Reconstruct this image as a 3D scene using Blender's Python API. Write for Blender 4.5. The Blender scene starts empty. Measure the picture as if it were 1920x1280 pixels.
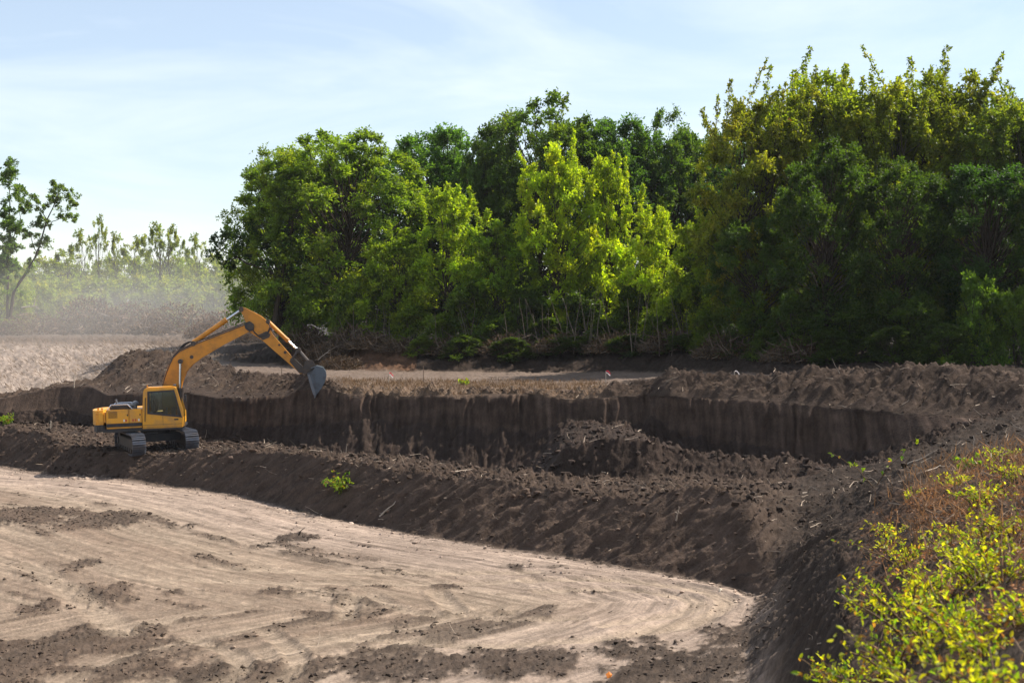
import bpy, bmesh, math, random
import numpy as np
from mathutils import Vector, Matrix

sc = bpy.context.scene
# ------------------------------------------------------------------ camera
EYE = 7.6          # eye height above the pit floor
F = 2667.0         # focal length in pixels of the 1920 px wide photograph (50 mm)
HOR = 580.0        # row of the horizon
cd = bpy.data.cameras.new('camera'); cam = bpy.data.objects.new('camera', cd)
sc.collection.objects.link(cam); sc.camera = cam
cam.location = (0, 0, EYE); cam.rotation_euler = (math.pi/2, 0, 0)
cd.sensor_width = 36; cd.lens = 50; cd.shift_y = -(640-HOR)/1920.0
cd.clip_start = 0.1; cd.clip_end = 9000
cd.dof.use_dof = True; cd.dof.focus_distance = 62; cd.dof.aperture_fstop = 2.6
# ------------------------------------------------------------------ light
SUN_AZ, SUN_EL = math.radians(71), math.radians(49)   # azimuth from +Y towards +X
w = bpy.data.worlds.new('World'); sc.world = w; w.use_nodes = True
nt = w.node_tree; nt.nodes.clear()
N = nt.nodes.new
out = N('ShaderNodeOutputWorld'); bg = N('ShaderNodeBackground'); sky = N('ShaderNodeTexSky')
sky.sky_type = 'NISHITA'; sky.sun_disc = False
sky.sun_elevation = SUN_EL; sky.sun_rotation = SUN_AZ
sky.altitude = 100; sky.air_density = 1.0; sky.dust_density = 0.4; sky.ozone_density = 2.0
bg.inputs['Strength'].default_value = 0.096
# thin cirrus: a faint white veil mixed into the sky colour
tc = N('ShaderNodeTexCoord'); mp = N('ShaderNodeMapping'); mp.inputs['Scale'].default_value = (2.0, 2.0, 9.0)
mp.inputs['Rotation'].default_value = (0.1, 0.12, 0.3)
cn = N('ShaderNodeTexNoise'); cn.inputs['Scale'].default_value = 1.6; cn.inputs['Detail'].default_value = 7
cn.inputs['Roughness'].default_value = 0.55; cn.inputs['Distortion'].default_value = 0.6
cr = N('ShaderNodeMapRange'); cr.inputs['From Min'].default_value = 0.42; cr.inputs['From Max'].default_value = 0.8
cr.inputs['To Min'].default_value = 0.22; cr.inputs['To Max'].default_value = 0.62
cm = N('ShaderNodeMix'); cm.data_type = 'RGBA'; cm.inputs[7].default_value = (9.0, 9.2, 9.4, 1)
lk = nt.links.new
lk(tc.outputs['Generated'], mp.inputs['Vector']); lk(mp.outputs['Vector'], cn.inputs['Vector'])
lk(cn.outputs['Fac'], cr.inputs['Value']); lk(cr.outputs['Result'], cm.inputs[0])
lk(sky.outputs['Color'], cm.inputs[6]); lk(cm.outputs[2], bg.inputs['Color']); lk(bg.outputs['Background'], out.inputs['Surface'])
sd = bpy.data.lights.new('sun', 'SUN'); sun = bpy.data.objects.new('sun', sd); sc.collection.objects.link(sun)
sd.energy = 5.0; sd.angle = math.radians(0.53); sd.color = (1.0, 0.93, 0.83)
sdir = Vector((math.sin(SUN_AZ)*math.cos(SUN_EL), math.cos(SUN_AZ)*math.cos(SUN_EL), math.sin(SUN_EL)))
sun.rotation_euler = sdir.to_track_quat('Z', 'Y').to_euler(); sun.location = (60, 60, 80)
vs = sc.view_settings; vs.view_transform = 'Standard'; vs.look = 'None'; vs.exposure = 0.7; vs.gamma = 1.0
vs.use_curve_mapping = False
cy = sc.cycles
cy.max_bounces = 5; cy.diffuse_bounces = 2; cy.glossy_bounces = 3; cy.transmission_bounces = 5
cy.volume_bounces = 1; cy.transparent_max_bounces = 8; cy.use_denoising = True
cy.sample_clamp_indirect = 6.0; cy.caustics_reflective = False; cy.caustics_refractive = False

# ------------------------------------------------------------------ helpers
C = sc.collection
rng = np.random.default_rng(7)
def tag(o, label=None, cat=None, group=None, kind=None):
    if label: o['label'] = label
    if cat: o['category'] = cat
    if group: o['group'] = group
    if kind: o['kind'] = kind
    return o
def link(name, me, parent=None, mat=None):
    o = bpy.data.objects.new(name, me); C.objects.link(o)
    if parent is not None: o.parent = parent
    if mat is not None and me is not None and not me.materials: me.materials.append(mat)
    return o
def empty(name, loc=(0, 0, 0), rot=(0, 0, 0)):
    o = bpy.data.objects.new(name, None); C.objects.link(o); o.location = loc; o.rotation_euler = rot
    o.empty_display_size = 0.3
    return o
def copy_tree(o, parent=None):
    c = o.copy(); C.objects.link(c); c.parent = parent
    for ch in list(o.children): copy_tree(ch, c)
    return c
def np_mesh(name, V, Fc, mat=None, col=None, uv=None, smooth=False):
    """V (n,3), Fc (m,k) all faces with k corners"""
    V = np.ascontiguousarray(V, np.float32); Fc = np.ascontiguousarray(Fc, np.int32)
    me = bpy.data.meshes.new(name); k = Fc.shape[1]; m = len(Fc)
    me.vertices.add(len(V)); me.vertices.foreach_set('co', V.ravel())
    me.loops.add(m*k); me.loops.foreach_set('vertex_index', Fc.ravel())
    me.polygons.add(m); me.polygons.foreach_set('loop_start', np.arange(0, m*k, k, dtype=np.int32))
    me.polygons.foreach_set('use_smooth', np.full(m, smooth, bool))
    if col is not None:
        a = me.color_attributes.new('tint', 'FLOAT_COLOR', 'POINT')
        c4 = np.ones((len(V), 4), np.float32); c4[:, :3] = col; a.data.foreach_set('color', c4.ravel())
    if uv is not None:
        a = me.attributes.new('flow', 'FLOAT_VECTOR', 'POINT')
        a.data.foreach_set('vector', np.ascontiguousarray(uv, np.float32).ravel())
    me.update(calc_edges=True); me.validate()
    if mat is not None: me.materials.append(mat)
    return me
# gradient noise
_perm = np.random.default_rng(3).permutation(4096)
_ang = np.random.default_rng(4).random(4096)*2*np.pi
_gx, _gy = np.cos(_ang), np.sin(_ang)
def perlin(x, y, seed=0):
    x = np.asarray(x, float)+seed*17.31; y = np.asarray(y, float)+seed*9.77
    xi = np.floor(x).astype(int); yi = np.floor(y).astype(int); xf = x-xi; yf = y-yi
    def g(ix, iy, dx, dy):
        h = _perm[(_perm[(ix) & 4095]+iy) & 4095]
        return _gx[h]*dx+_gy[h]*dy
    u = xf*xf*xf*(xf*(xf*6-15)+10); v = yf*yf*yf*(yf*(yf*6-15)+10)
    a = g(xi, yi, xf, yf); b = g(xi+1, yi, xf-1, yf); c = g(xi, yi+1, xf, yf-1); d = g(xi+1, yi+1, xf-1, yf-1)
    return 1.5*((a*(1-u)+b*u)*(1-v)+(c*(1-u)+d*u)*v)
def fbm(x, y, oct=4, seed=0, gain=0.5):
    s = 0; a = 1.0; f = 1.0
    for i in range(oct):
        s = s+a*perlin(x*f, y*f, seed+i*3); a *= gain; f *= 2.03
    return s
def sstep(a, b, x):
    t = np.clip((x-a)/(b-a), 0, 1); return t*t*(3-2*t)

# ------------------------------------------------------------------ materials
def new_mat(name):
    m = bpy.data.materials.new(name); m.use_nodes = True; n = m.node_tree; n.nodes.clear()
    o = n.nodes.new('ShaderNodeOutputMaterial'); return m, n, o
def paint(name, col, rough=0.5, metal=0.0, dirt=0.35, dirtcol=(0.13, 0.095, 0.07), spec=0.4, scale=3.0):
    m, n, o = new_mat(name); nn = n.nodes.new; L = n.links.new
    p = nn('ShaderNodeBsdfPrincipled'); t = nn('ShaderNodeTexCoord')
    no = nn('ShaderNodeTexNoise'); no.inputs['Scale'].default_value = scale; no.inputs['Detail'].default_value = 8
    no.inputs['Roughness'].default_value = 0.65
    mr = nn('ShaderNodeMapRange'); mr.inputs['From Min'].default_value = 0.45; mr.inputs['From Max'].default_value = 0.75
    mr.inputs['To Max'].default_value = dirt
    mx = nn('ShaderNodeMix'); mx.data_type = 'RGBA'
    mx.inputs[6].default_value = (*col, 1); mx.inputs[7].default_value = (*dirtcol, 1)
    L(t.outputs['Object'], no.inputs['Vector']); L(no.outputs['Fac'], mr.inputs['Value'])
    L(mr.outputs['Result'], mx.inputs[0]); L(mx.outputs[2], p.inputs['Base Color'])
    p.inputs['Roughness'].default_value = rough; p.inputs['Metallic'].default_value = metal
    p.inputs['Specular IOR Level'].default_value = spec
    bp = nn('ShaderNodeBump'); bp.inputs['Strength'].default_value = 0.15; bp.inputs['Distance'].default_value = 0.02
    L(no.outputs['Fac'], bp.inputs['Height']); L(bp.outputs['Normal'], p.inputs['Normal'])
    L(p.outputs['BSDF'], o.inputs['Surface']); return m
def soil_mat():
    m, n, o = new_mat('soil'); nn = n.nodes.new; L = n.links.new
    p = nn('ShaderNodeBsdfPrincipled'); p.inputs['Roughness'].default_value = 0.95; p.inputs['Specular IOR Level'].default_value = 0.12
    at = nn('ShaderNodeAttribute'); at.attribute_name = 'tint'
    fl = nn('ShaderNodeAttribute'); fl.attribute_name = 'flow'
    geo = nn('ShaderNodeNewGeometry')
    n1 = nn('ShaderNodeTexNoise'); n1.inputs['Scale'].default_value = 2.2; n1.inputs['Detail'].default_value = 9; n1.inputs['Roughness'].default_value = 0.7
    n2 = nn('ShaderNodeTexNoise'); n2.inputs['Scale'].default_value = 14; n2.inputs['Detail'].default_value = 5; n2.inputs['Roughness'].default_value = 0.65
    n3 = nn('ShaderNodeTexNoise'); n3.inputs['Scale'].default_value = 1.0; n3.inputs['Detail'].default_value = 6; n3.inputs['Roughness'].default_value = 0.6
    L(geo.outputs['Position'], n1.inputs['Vector']); L(geo.outputs['Position'], n2.inputs['Vector']); L(fl.outputs['Vector'], n3.inputs['Vector'])
    def mr(src, a, b, c, d):
        r = nn('ShaderNodeMapRange'); r.inputs['From Min'].default_value = a; r.inputs['From Max'].default_value = b
        r.inputs['To Min'].default_value = c; r.inputs['To Max'].default_value = d; L(src, r.inputs['Value']); return r.outputs['Result']
    def mul(a, b, op='MULTIPLY'):
        r = nn('ShaderNodeMath'); r.operation = op; L(a, r.inputs[0]); L(b, r.inputs[1]); return r.outputs[0]
    f = mul(mul(mr(n1.outputs['Fac'], .25, .75, .62, 1.38), mr(n2.outputs['Fac'], .25, .75, .72, 1.28)), mr(n3.outputs['Fac'], .25, .75, .55, 1.45))
    vm = nn('ShaderNodeVectorMath'); vm.operation = 'SCALE'; L(at.outputs['Color'], vm.inputs[0]); L(f, vm.inputs['Scale'])
    L(vm.outputs[0], p.inputs['Base Color'])
    h = mul(mul(n1.outputs['Fac'], n1.outputs['Fac'], 'ADD'), mul(n2.outputs['Fac'], n3.outputs['Fac'], 'ADD'), 'ADD')
    bp = nn('ShaderNodeBump'); bp.inputs['Strength'].default_value = 0.7; bp.inputs['Distance'].default_value = 0.05
    L(h, bp.inputs['Height']); L(bp.outputs['Normal'], p.inputs['Normal'])
    L(p.outputs['BSDF'], o.inputs['Surface']); return m
def leaf_mat(name, trans=0.55, gloss=0.4, ttint=(2.15, 2.2, 0.5)):
    m, n, o = new_mat(name); nn = n.nodes.new; L = n.links.new
    at = nn('ShaderNodeAttribute'); at.attribute_name = 'tint'; oi = nn('ShaderNodeObjectInfo')
    mu = nn('ShaderNodeVectorMath'); mu.operation = 'MULTIPLY'; L(at.outputs['Color'], mu.inputs[0]); L(oi.outputs['Color'], mu.inputs[1])
    tr = nn('ShaderNodeVectorMath'); tr.operation = 'MULTIPLY'; L(mu.outputs[0], tr.inputs[0]); tr.inputs[1].default_value = ttint
    p = nn('ShaderNodeBsdfPrincipled'); p.inputs['Roughness'].default_value = 0.5; p.inputs['Specular IOR Level'].default_value = gloss
    L(mu.outputs[0], p.inputs['Base Color'])
    t = nn('ShaderNodeBsdfTranslucent'); L(tr.outputs[0], t.inputs['Color'])
    mx = nn('ShaderNodeMixShader'); mx.inputs[0].default_value = trans
    L(p.outputs['BSDF'], mx.inputs[1]); L(t.outputs['BSDF'], mx.inputs[2]); L(mx.outputs[0], o.inputs['Surface']); return m
def tint_mat(name, rough=0.9):
    m, n, o = new_mat(name); nn = n.nodes.new; L = n.links.new
    at = nn('ShaderNodeAttribute'); at.attribute_name = 'tint'
    p = nn('ShaderNodeBsdfPrincipled'); p.inputs['Roughness'].default_value = rough; p.inputs['Specular IOR Level'].default_value = 0.15
    g = nn('ShaderNodeNewGeometry'); no = nn('ShaderNodeTexNoise'); no.inputs['Scale'].default_value = 9; no.inputs['Detail'].default_value = 4
    L(g.outputs['Position'], no.inputs['Vector'])
    r = nn('ShaderNodeMapRange'); r.inputs['To Min'].default_value = 0.55; r.inputs['To Max'].default_value = 1.45; L(no.outputs['Fac'], r.inputs['Value'])
    vm = nn('ShaderNodeVectorMath'); vm.operation = 'SCALE'; L(at.outputs['Color'], vm.inputs[0]); L(r.outputs['Result'], vm.inputs['Scale'])
    L(vm.outputs[0], p.inputs['Base Color'])
    bp = nn('ShaderNodeBump'); bp.inputs['Strength'].default_value = 0.5; bp.inputs['Distance'].default_value = 0.03
    L(no.outputs['Fac'], bp.inputs['Height']); L(bp.outputs['Normal'], p.inputs['Normal'])
    L(p.outputs['BSDF'], o.inputs['Surface']); return m
M_soil = soil_mat(); M_clod = tint_mat('clod'); M_bark = tint_mat('bark')
M_leaf = leaf_mat('leaf'); M_dry = leaf_mat('dry_leaf', 0.3, 0.1, (1.2, 1.0, 0.7))

# ------------------------------------------------------------------ terrain
def Z(row, y): return EYE-(row-HOR)/F*y          # height of a point seen at this row at depth y
def FY(row): return EYE*F/(row-HOR)              # depth of a floor point seen at this row
pxs = np.concatenate([np.arange(-1700, -130, 60.), np.arange(-130, 2050, 3.0), np.arange(2050, 3700, 60.)])
nc = len(pxs); U = (pxs-960)/F
def tab(pts):  # [(px, y, z)] -> y, z over columns, smoothed
    a = np.array(pts, float); y = np.interp(pxs, a[:, 0], a[:, 1]); z = np.interp(pxs, a[:, 0], a[:, 2])
    k = np.hanning(15)[1:-1]; k /= k.sum()
    ys = np.convolve(np.pad(y, 6, 'edge'), k, 'valid'); zs = np.convolve(np.pad(z, 6, 'edge'), k, 'valid')
    return ys, zs
def rows(pts): return [(p, y, Z(r, y)) for p, r, y in pts]
toe_r = [(-300, 862), (0, 873), (100, 888), (200, 894), (300, 907), (400, 920), (500, 940), (600, 966), (700, 985), (800, 1005),
         (900, 1020), (1000, 1033), (1100, 1050), (1200, 1067), (1300, 1083), (1400, 1106)]
crest_r = [(-300, 800), (0, 806), (50, 806), (110, 830), (150, 842), (200, 851), (260, 853), (300, 853), (400, 850), (500, 850),
           (600, 862), (700, 878), (800, 893), (900, 903), (1000, 920), (1100, 935), (1200, 943), (1260, 930), (1310, 916), (1360, 928), (1400, 945)]
T_pts = [(p, FY(r), 0.0) for p, r in toe_r]+[(1440, 36.8, .1), (1500, 37.5, 1.15), (1600, 38, 2.2), (1700, 34, 3.35), (1800, 34, 3.8), (1920, 34, 4.2), (2300, 34, 4.6)]
def crest(p, r):
    y0 = np.interp(p, [a for a, b in toe_r], [FY(b) for a, b in toe_r]); k = (r-HOR)
    d = (EYE*F-k*y0)/(0.7*F+k); return (p, y0+d, 0.7*d)
C_pts = [crest(p, r) for p, r in crest_r]+[(1500, 41.5, Z(975, 41.5)), (1600, 43, 2.25), (1700, 40, 3.2), (1800, 41, 3.7), (1920, 42, 4.25), (2300, 42, 4.6)]
B2_pts = [(-300, 79, 1.2), (0, 78.5, 1.2), (100, 78, 1.2), (180, 75.5, 1.2), (250, 74, 1.15), (350, 71.5, 1.15), (400, 70, 1.15), (500, 66.5, 1.2), (560, 63.5, 1.35), (600, 60.7, 1.5),
          (700, 57.6, 1.6), (800, 55.5, 1.65), (900, 53.3, 1.6), (1000, 52, 1.5), (1100, 51.3, 1.45), (1200, 50.8, 1.5), (1300, 51.2, 1.6),
          (1400, 49.8, 1.5), (1500, 49.9, 1.75), (1600, 48.6, 2.1), (1700, 46.3, 2.85), (1800, 46.4, 3.55), (1920, 46.6, 4.25), (2300, 46.6, 4.5)]
def at(pts, p): a = np.array(pts); return np.interp(p, a[:, 0], a[:, 1]), np.interp(p, a[:, 0], a[:, 2])
keys = [-300, 0, 50, 100, 150, 200, 250, 300, 350, 400, 500, 560, 600, 700, 800, 900, 1000, 1100, 1200, 1300, 1400, 1500, 1600, 1700, 1800, 1920, 2300]
B1_pts = []
for p in keys:
    yc, zc = at(C_pts, p); yb, zb = at(B2_pts, p)
    z = zb-.02 if p <= 350 else (0.5*zc+.5*zb-0.08)
    B1_pts.append((p, yc*0.62+yb*0.38, z))
K_pts = []
for p, dy, z in [(-300, .3, 1.2), (350, .3, 1.15), (500, .4, 1.0), (560, .8, .7), (620, 1.2, .2), (800, 1.3, .0), (980, 1.2, .2), (1030, .9, 1.6), (1070, .8, 2.6), (1150, .8, 2.8),
                 (1225, .8, 2.75), (1260, 1.0, 2.4), (1320, 1.3, 2.25), (1400, 1.6, 2.2), (1500, 1.6, 2.05), (1600, 1.2, 2.0), (1700, 1., 2.6), (1800, .6, 3.5), (1920, .5, 4.25), (2300, .5, 4.5)]:
    K_pts.append((p, at(B2_pts, p)[0]+dy, z))
W2_pts = rows([(-300, 752, 80.5), (0, 748, 80), (60, 735, 80), (110, 724, 80), (170, 722, 79), (200, 742, 76.5), (280, 735, 75), (350, 738, 73), (400, 745, 71.5), (470, 745, 70), (540, 735, 69),
               (600, 722, 67), (640, 737, 66.3), (700, 741, 65.5), (760, 743, 64.8), (840, 741, 64), (900, 738, 63.5), (1000, 738, 62.4), (1060, 749, 61.6), (1120, 746, 60.8), (1200, 743, 60.2),
               (1222, 743, 60.0), (1250, 745, 58.6), (1300, 748, 58), (1400, 748, 56.5), (1480, 757, 55), (1550, 766, 53.8), (1620, 772, 52.6), (1700, 775, 51.2), (1780, 780, 50), (1830, 783, 49.3), (1920, 764, 48.4), (2300, 764, 48.4)])
W1_pts = []
for p, r, dy in [(-300, 775, .8), (0, 775, .8), (110, 765, .8), (200, 790, .4), (280, 785, .4), (400, 800, .4), (540, 800, .7), (600, 792, .7), (700, 800, .5), (1000, 800, .5), (1120, 800, .4), (1230, 803, .4), (1300, 832, .5),
                 (1400, 840, .5), (1500, 852, .5), (1600, 855, .6), (1700, 832, .7), (1780, 796, .7), (1850, 788, .5), (1920, 766, .4), (2300, 766, .4)]:
    y = at(W2_pts, p)[0]-dy; W1_pts.append((p, y, Z(r, y)))
W0_pts = []
for p, dy, z in [(-300, .8, 1.2), (110, 1.0, 1.2), (200, .4, 1.2), (400, .5, 1.15), (540, 1.5, 1.1), (600, 2.2, .8), (700, 2.4, .3), (960, 2.4, .3), (1060, 1.5, 2.5), (1150, 1., 2.75), (1210, .6, 2.4), (1240, 1.2, 1.4), (1300, 1.2, 1.1), (1500, 1.0, 1.3),
                 (1600, 1.2, 1.6), (1700, 1.5, 2.4), (1800, 1., 3.5), (1920, .6, 4.25), (2300, .6, 4.5)]:
    W0_pts.append((p, at(W1_pts, p)[0]-dy, z))
S1_pts = [(-300, 82, Z(752, 82)), (0, 82, Z(746, 82)), (100, 82.5, Z(724, 82.5)), (172, 85, Z(714, 85)), (222, 87, Z(669, 87)), (245, 87, Z(658, 87)), (330, 86, Z(655, 86)), (385, 84, Z(666, 84)), (420, 80, Z(690, 80)), (470, 74, Z(703, 74)), (540, 72, Z(702, 72))]
for p, r in [(600, 706), (640, 722), (700, 736), (1000, 733), (1060, 734), (1130, 730), (1190, 716), (1230, 704), (1285, 691), (1340, 703), (1400, 706), (1470, 697), (1560, 686), (1640, 693), (1740, 685), (1810, 690), (1920, 699), (2300, 699)]:
    y2, z2 = at(W2_pts, p); k = (r-HOR)/F; s = 0.6 if p > 1060 else .5
    d = max((EYE-z2-k*y2)/(s+k), .3); S1_pts.append((p, y2+d, z2+s*d))
def lin(pts): return [(p, y, z) for p, y, z in pts]
S2_pts = []
for p, dy, z in [(-300, 6, 1.2), (150, 6, 1.2), (222, 7, 2.2), (300, 8, 3.4), (400, 6, 3.5), (480, 3, 3.6), (600, 2.5, 3.75), (700, 3, 3.75), (1100, 3, 3.75), (1300, 3, 4.1), (1500, 2.5, 4.3), (1700, 2.5, 4.5), (1920, 2.5, 4.6), (2300, 2.5, 4.6)]:
    S2_pts.append((p, at(S1_pts, p)[0]+dy, z))
P1_pts = [(-300, 100, .8), (150, 100, .8), (250, 98, 2.4), (350, 97, 3.6), (420, 92, 3.7), (560, 82, 3.75), (700, 77, 3.75), (1000, 75.5, 3.75), (1200, 73.5, 3.85), (1400, 67, 4.2), (1600, 62, 4.4), (1900, 57, 4.6), (2300, 57, 4.6)]
P2_pts = [(-300, 131, 4.7), (180, 131, 4.7), (300, 126, 4.6), (420, 106, 3.75), (560, 96, 3.75), (700, 89.5, 3.75), (1000, 87, 3.75), (1200, 83, 3.95), (1400, 73, 4.3), (1600, 67, 4.5), (1900, 62, 4.6), (2300, 62, 4.6)]
F1_pts = [(-300, 150, 5.0), (400, 148, 5.0), (470, 125, 4.6), (560, 104, 5.1), (700, 95.5, 5.3), (1000, 92, 5.2), (1200, 88, 5.2), (1400, 79, 5.0), (1600, 73, 4.9), (1900, 68, 4.8), (2300, 68, 4.8)]
n2_pts = [(-1700, 19, 0), (1300, 21, .05), (1400, 23.5, .45), (1500, 20, 2.1), (1560, 16, 3.4), (1600, 13.5, 4.06), (1700, 12, 4.45), (1800, 10.5, 4.85), (1920, 9, 5.24), (2300, 8, 5.5)]
n3_pts = [(-1700, 30, 0), (1300, 29.5, .05), (1400, 28.5, .3), (1500, 27, 1.5), (1560, 24, 2.6), (1600, 21, 3.1), (1700, 18, 4.1), (1800, 17, 4.4), (1920, 16, 4.8), (2300, 16, 5.0)]
n4_pts = [(-1700, 36, 0), (1300, 36, 0), (1400, 33.5, .12), (1500, 33, 1.3), (1560, 32, 2.15), (1600, 30, 2.53), (1700, 25, 3.66), (1800, 25, 4.0), (1920, 25, 4.4), (2300, 25, 4.7)]
n1_pts = [(-1700, 12, 2.0), (1300, 13, 2.2), (1500, 11, 3.9), (1600, 7.5, 5.0), (1920, 5, 5.7), (2300, 5, 5.8)]
lines = [tab([(0, 1.5, 5.95)]), tab(n1_pts), tab(n2_pts), tab(n3_pts), tab(n4_pts), tab(T_pts), tab(C_pts), tab(B1_pts), tab(B2_pts), tab(K_pts), tab(W0_pts), tab(W1_pts),
         tab(W2_pts), tab(S1_pts), tab(S2_pts), tab(P1_pts), tab(P2_pts), tab(F1_pts), tab([(0, 230, 5.0)]), tab([(0, 600, 4.6)]), tab([(0, 6000, 4.0)])]
names = ['near', 'n12', 'n23', 'n34', 'floor', 'berm', 'bench1', 'bench2', 'ledge', 'trench', 'talus', 'wall', 'spoil', 'sback', 'plat', 'road', 'bank', 'far', 'far2', 'far3']
segn = [8, 14, 56, 50, 90, 54, 34, 30, 18, 16, 24, 22, 42, 12, 20, 26, 26, 22, 8, 6]
Ys, Zs, seg, tt = [], [], [], []
wig = [0.25*fbm(U*40+i*7.7, U*0+i, 3, i) for i in range(len(lines))]
for i in range(len(lines)):      # wiggle the feature lines a little in depth
    amp = [0, 0, 0, 0, 0, .6, .5, 1, .9, .5, .3, .35, .35, .6, .5, 1, .8, 2, 0, 0, 0][i]
    lines[i] = (lines[i][0]+wig[i]*amp, lines[i][1]+(0.25*wig[i] if i in (6, 13, 9) else 0))
slump = fbm(U*45, U*0+3.3, 3, 99); lines[11] = (lines[11][0]-.25*np.abs(slump), lines[11][1]+.5*slump*((pxs > 560) & (pxs < 1600)))
for i, n in enumerate(segn):
    (y0, z0), (y1, z1) = lines[i], lines[i+1]
    last = i == len(segn)-1
    for j in range(n+(1 if last else 0)):
        t = j/n
        if i >= 18: t = t**2
        Ys.append(y0+(y1-y0)*t); Zs.append(z0+(z1-z0)*t); seg.append(i); tt.append(t)
Y = np.array(Ys); Zt = np.array(Zs); seg = np.array(seg); tt = np.array(tt); nr = len(Y)
for _ in range(2):   # soften creases
    Zt[1:-1] = .25*Zt[:-2]+.5*Zt[1:-1]+.25*Zt[2:]
X = Y*U[None, :]
def segmask(*nm):
    ids = [names.index(a) for a in nm]; return np.isin(seg, ids)[:, None]*np.ones((1, nc))
def soft(m, it=6):
    for _ in range(it): m[1:-1] = .25*m[:-2]+.5*m[1:-1]+.25*m[2:]
    return m
right = sstep(1400, 1520, pxs)[None, :]*np.ones((nr, 1))
m_floor = soft(segmask('n12', 'n23', 'n34', 'floor')*(1-right))
m_bankR = soft(segmask('near', 'n12', 'n23', 'n34', 'floor', 'berm', 'bench1', 'bench2')*right)
m_berm = soft(segmask('berm')*(1-right)); m_bench = soft(segmask('bench1', 'bench2')*(1-right))
m_cut = soft(segmask('ledge', 'trench', 'talus'), 3); m_wall = soft(segmask('wall'), 2)
m_spoil = soft(segmask('spoil', 'sback'), 5); m_plat = soft(segmask('plat', 'road'), 5)
m_bank = soft(segmask('bank')); m_far = soft(segmask('far'))
leftfar = 1-sstep(380, 470, pxs)[None, :]*np.ones((nr, 1))
# distance to the edge of the graded floor and position along it: the machine tracks follow that edge
edge = [(p, r) for p, r in toe_r]+[(1440, 1128), (1425, 1165), (1340, 1215), (1210, 1262), (1000, 1330)]
EP = np.array([((p-960)/F*FY(r), FY(r)) for p, r in edge])
def edge_dist(x, y):
    best = np.full(x.shape, 1e9); along = np.zeros(x.shape); acc = 0
    for a, b in zip(EP[:-1], EP[1:]):
        d = b-a; l = np.hypot(*d); t = np.clip(((x-a[0])*d[0]+(y-a[1])*d[1])/l**2, 0, 1)
        q = np.hypot(x-a[0]-t*d[0], y-a[1]-t*d[1]); k = q < best
        best = np.where(k, q, best); along = np.where(k, acc+t*l, along); acc += l
    return best, along
ed, al = edge_dist(X, Y)
ed_w = ed+0.3*fbm(X*.10, Y*.10, 2, 5)
# --- relief
dz = np.zeros_like(Zt)
ruts = fbm(ed_w*1.9, al*.06, 4, 11, .6)
scr = fbm(ed_w*7, al*.22, 3, 12, .6)
dark_n = fbm(ed_w*.55, al*.10, 4, 21, .55)+.35*fbm(X*.5, Y*.5, 4, 22)
spots = np.zeros_like(Zt)
for p, r, rx, ry, s in [(40, 968, 130, 15, 1.3), (190, 975, 75, 17, 1.3), (330, 985, 60, 8, .55), (150, 1060, 90, 18, .5), (200, 1115, 55, 20, 1.4), (30, 1240, 130, 50, 1.3), (190, 1205, 130, 30, 1.2), (60, 1140, 60, 20, .6), (270, 1255, 110, 40, .8),
                        (560, 1008, 50, 8, 1.1), (510, 1020, 70, 8, .6), (560, 1110, 110, 12, .5), (590, 1150, 50, 6, .8), (480, 1265, 220, 28, .9), (760, 1250, 200, 32, .95), (980, 1245, 170, 34, .85), (1180, 1225, 130, 28, .8), (1300, 1270, 180, 40, 1.0), (1390, 1215, 100, 40, .8),
                        (700, 1100, 60, 6, .6), (1000, 1065, 120, 10, .4), (1110, 1110, 60, 8, .5), (830, 1101, 40, 6, .7), (900, 1150, 160, 8, .4), (340, 1110, 60, 10, .5), (1285, 1135, 45, 8, .5)]:
    yy = FY(r); xx = (p-960)/F*yy; sx = rx/F*yy; sy = abs(FY(r-ry)-FY(r+ry))/2
    spots = np.maximum(spots, s*np.exp(-((X-xx)/sx)**2-((Y-yy)/sy)**2))
spotn = spots*1.5+.65*fbm(X*1.1, Y*.9, 5, 31, .62)*np.clip(spots*2.5, 0.0, 1)+.25*fbm(X*5, Y*5, 3, 33)*np.clip(spots*2.5, 0, 1)
f_dark = .95*sstep(.42, .90, spotn)
f_dark = np.maximum(f_dark, 0.7*sstep(.42, .68, dark_n+.3*fbm(ed_w*2.3, al*.3, 4, 24))*sstep(1.2, 3.5, ed))
clodn = np.abs(fbm(X*2.6, Y*2.6, 4, 41, .6)); clodf = np.abs(fbm(X*7, Y*7, 3, 45, .6))
dz += m_floor*(.018*ruts+.016*scr+.03*fbm(X*.3, Y*.3, 3, 9)+f_dark*(.07*clodn+.05*clodf))
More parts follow.
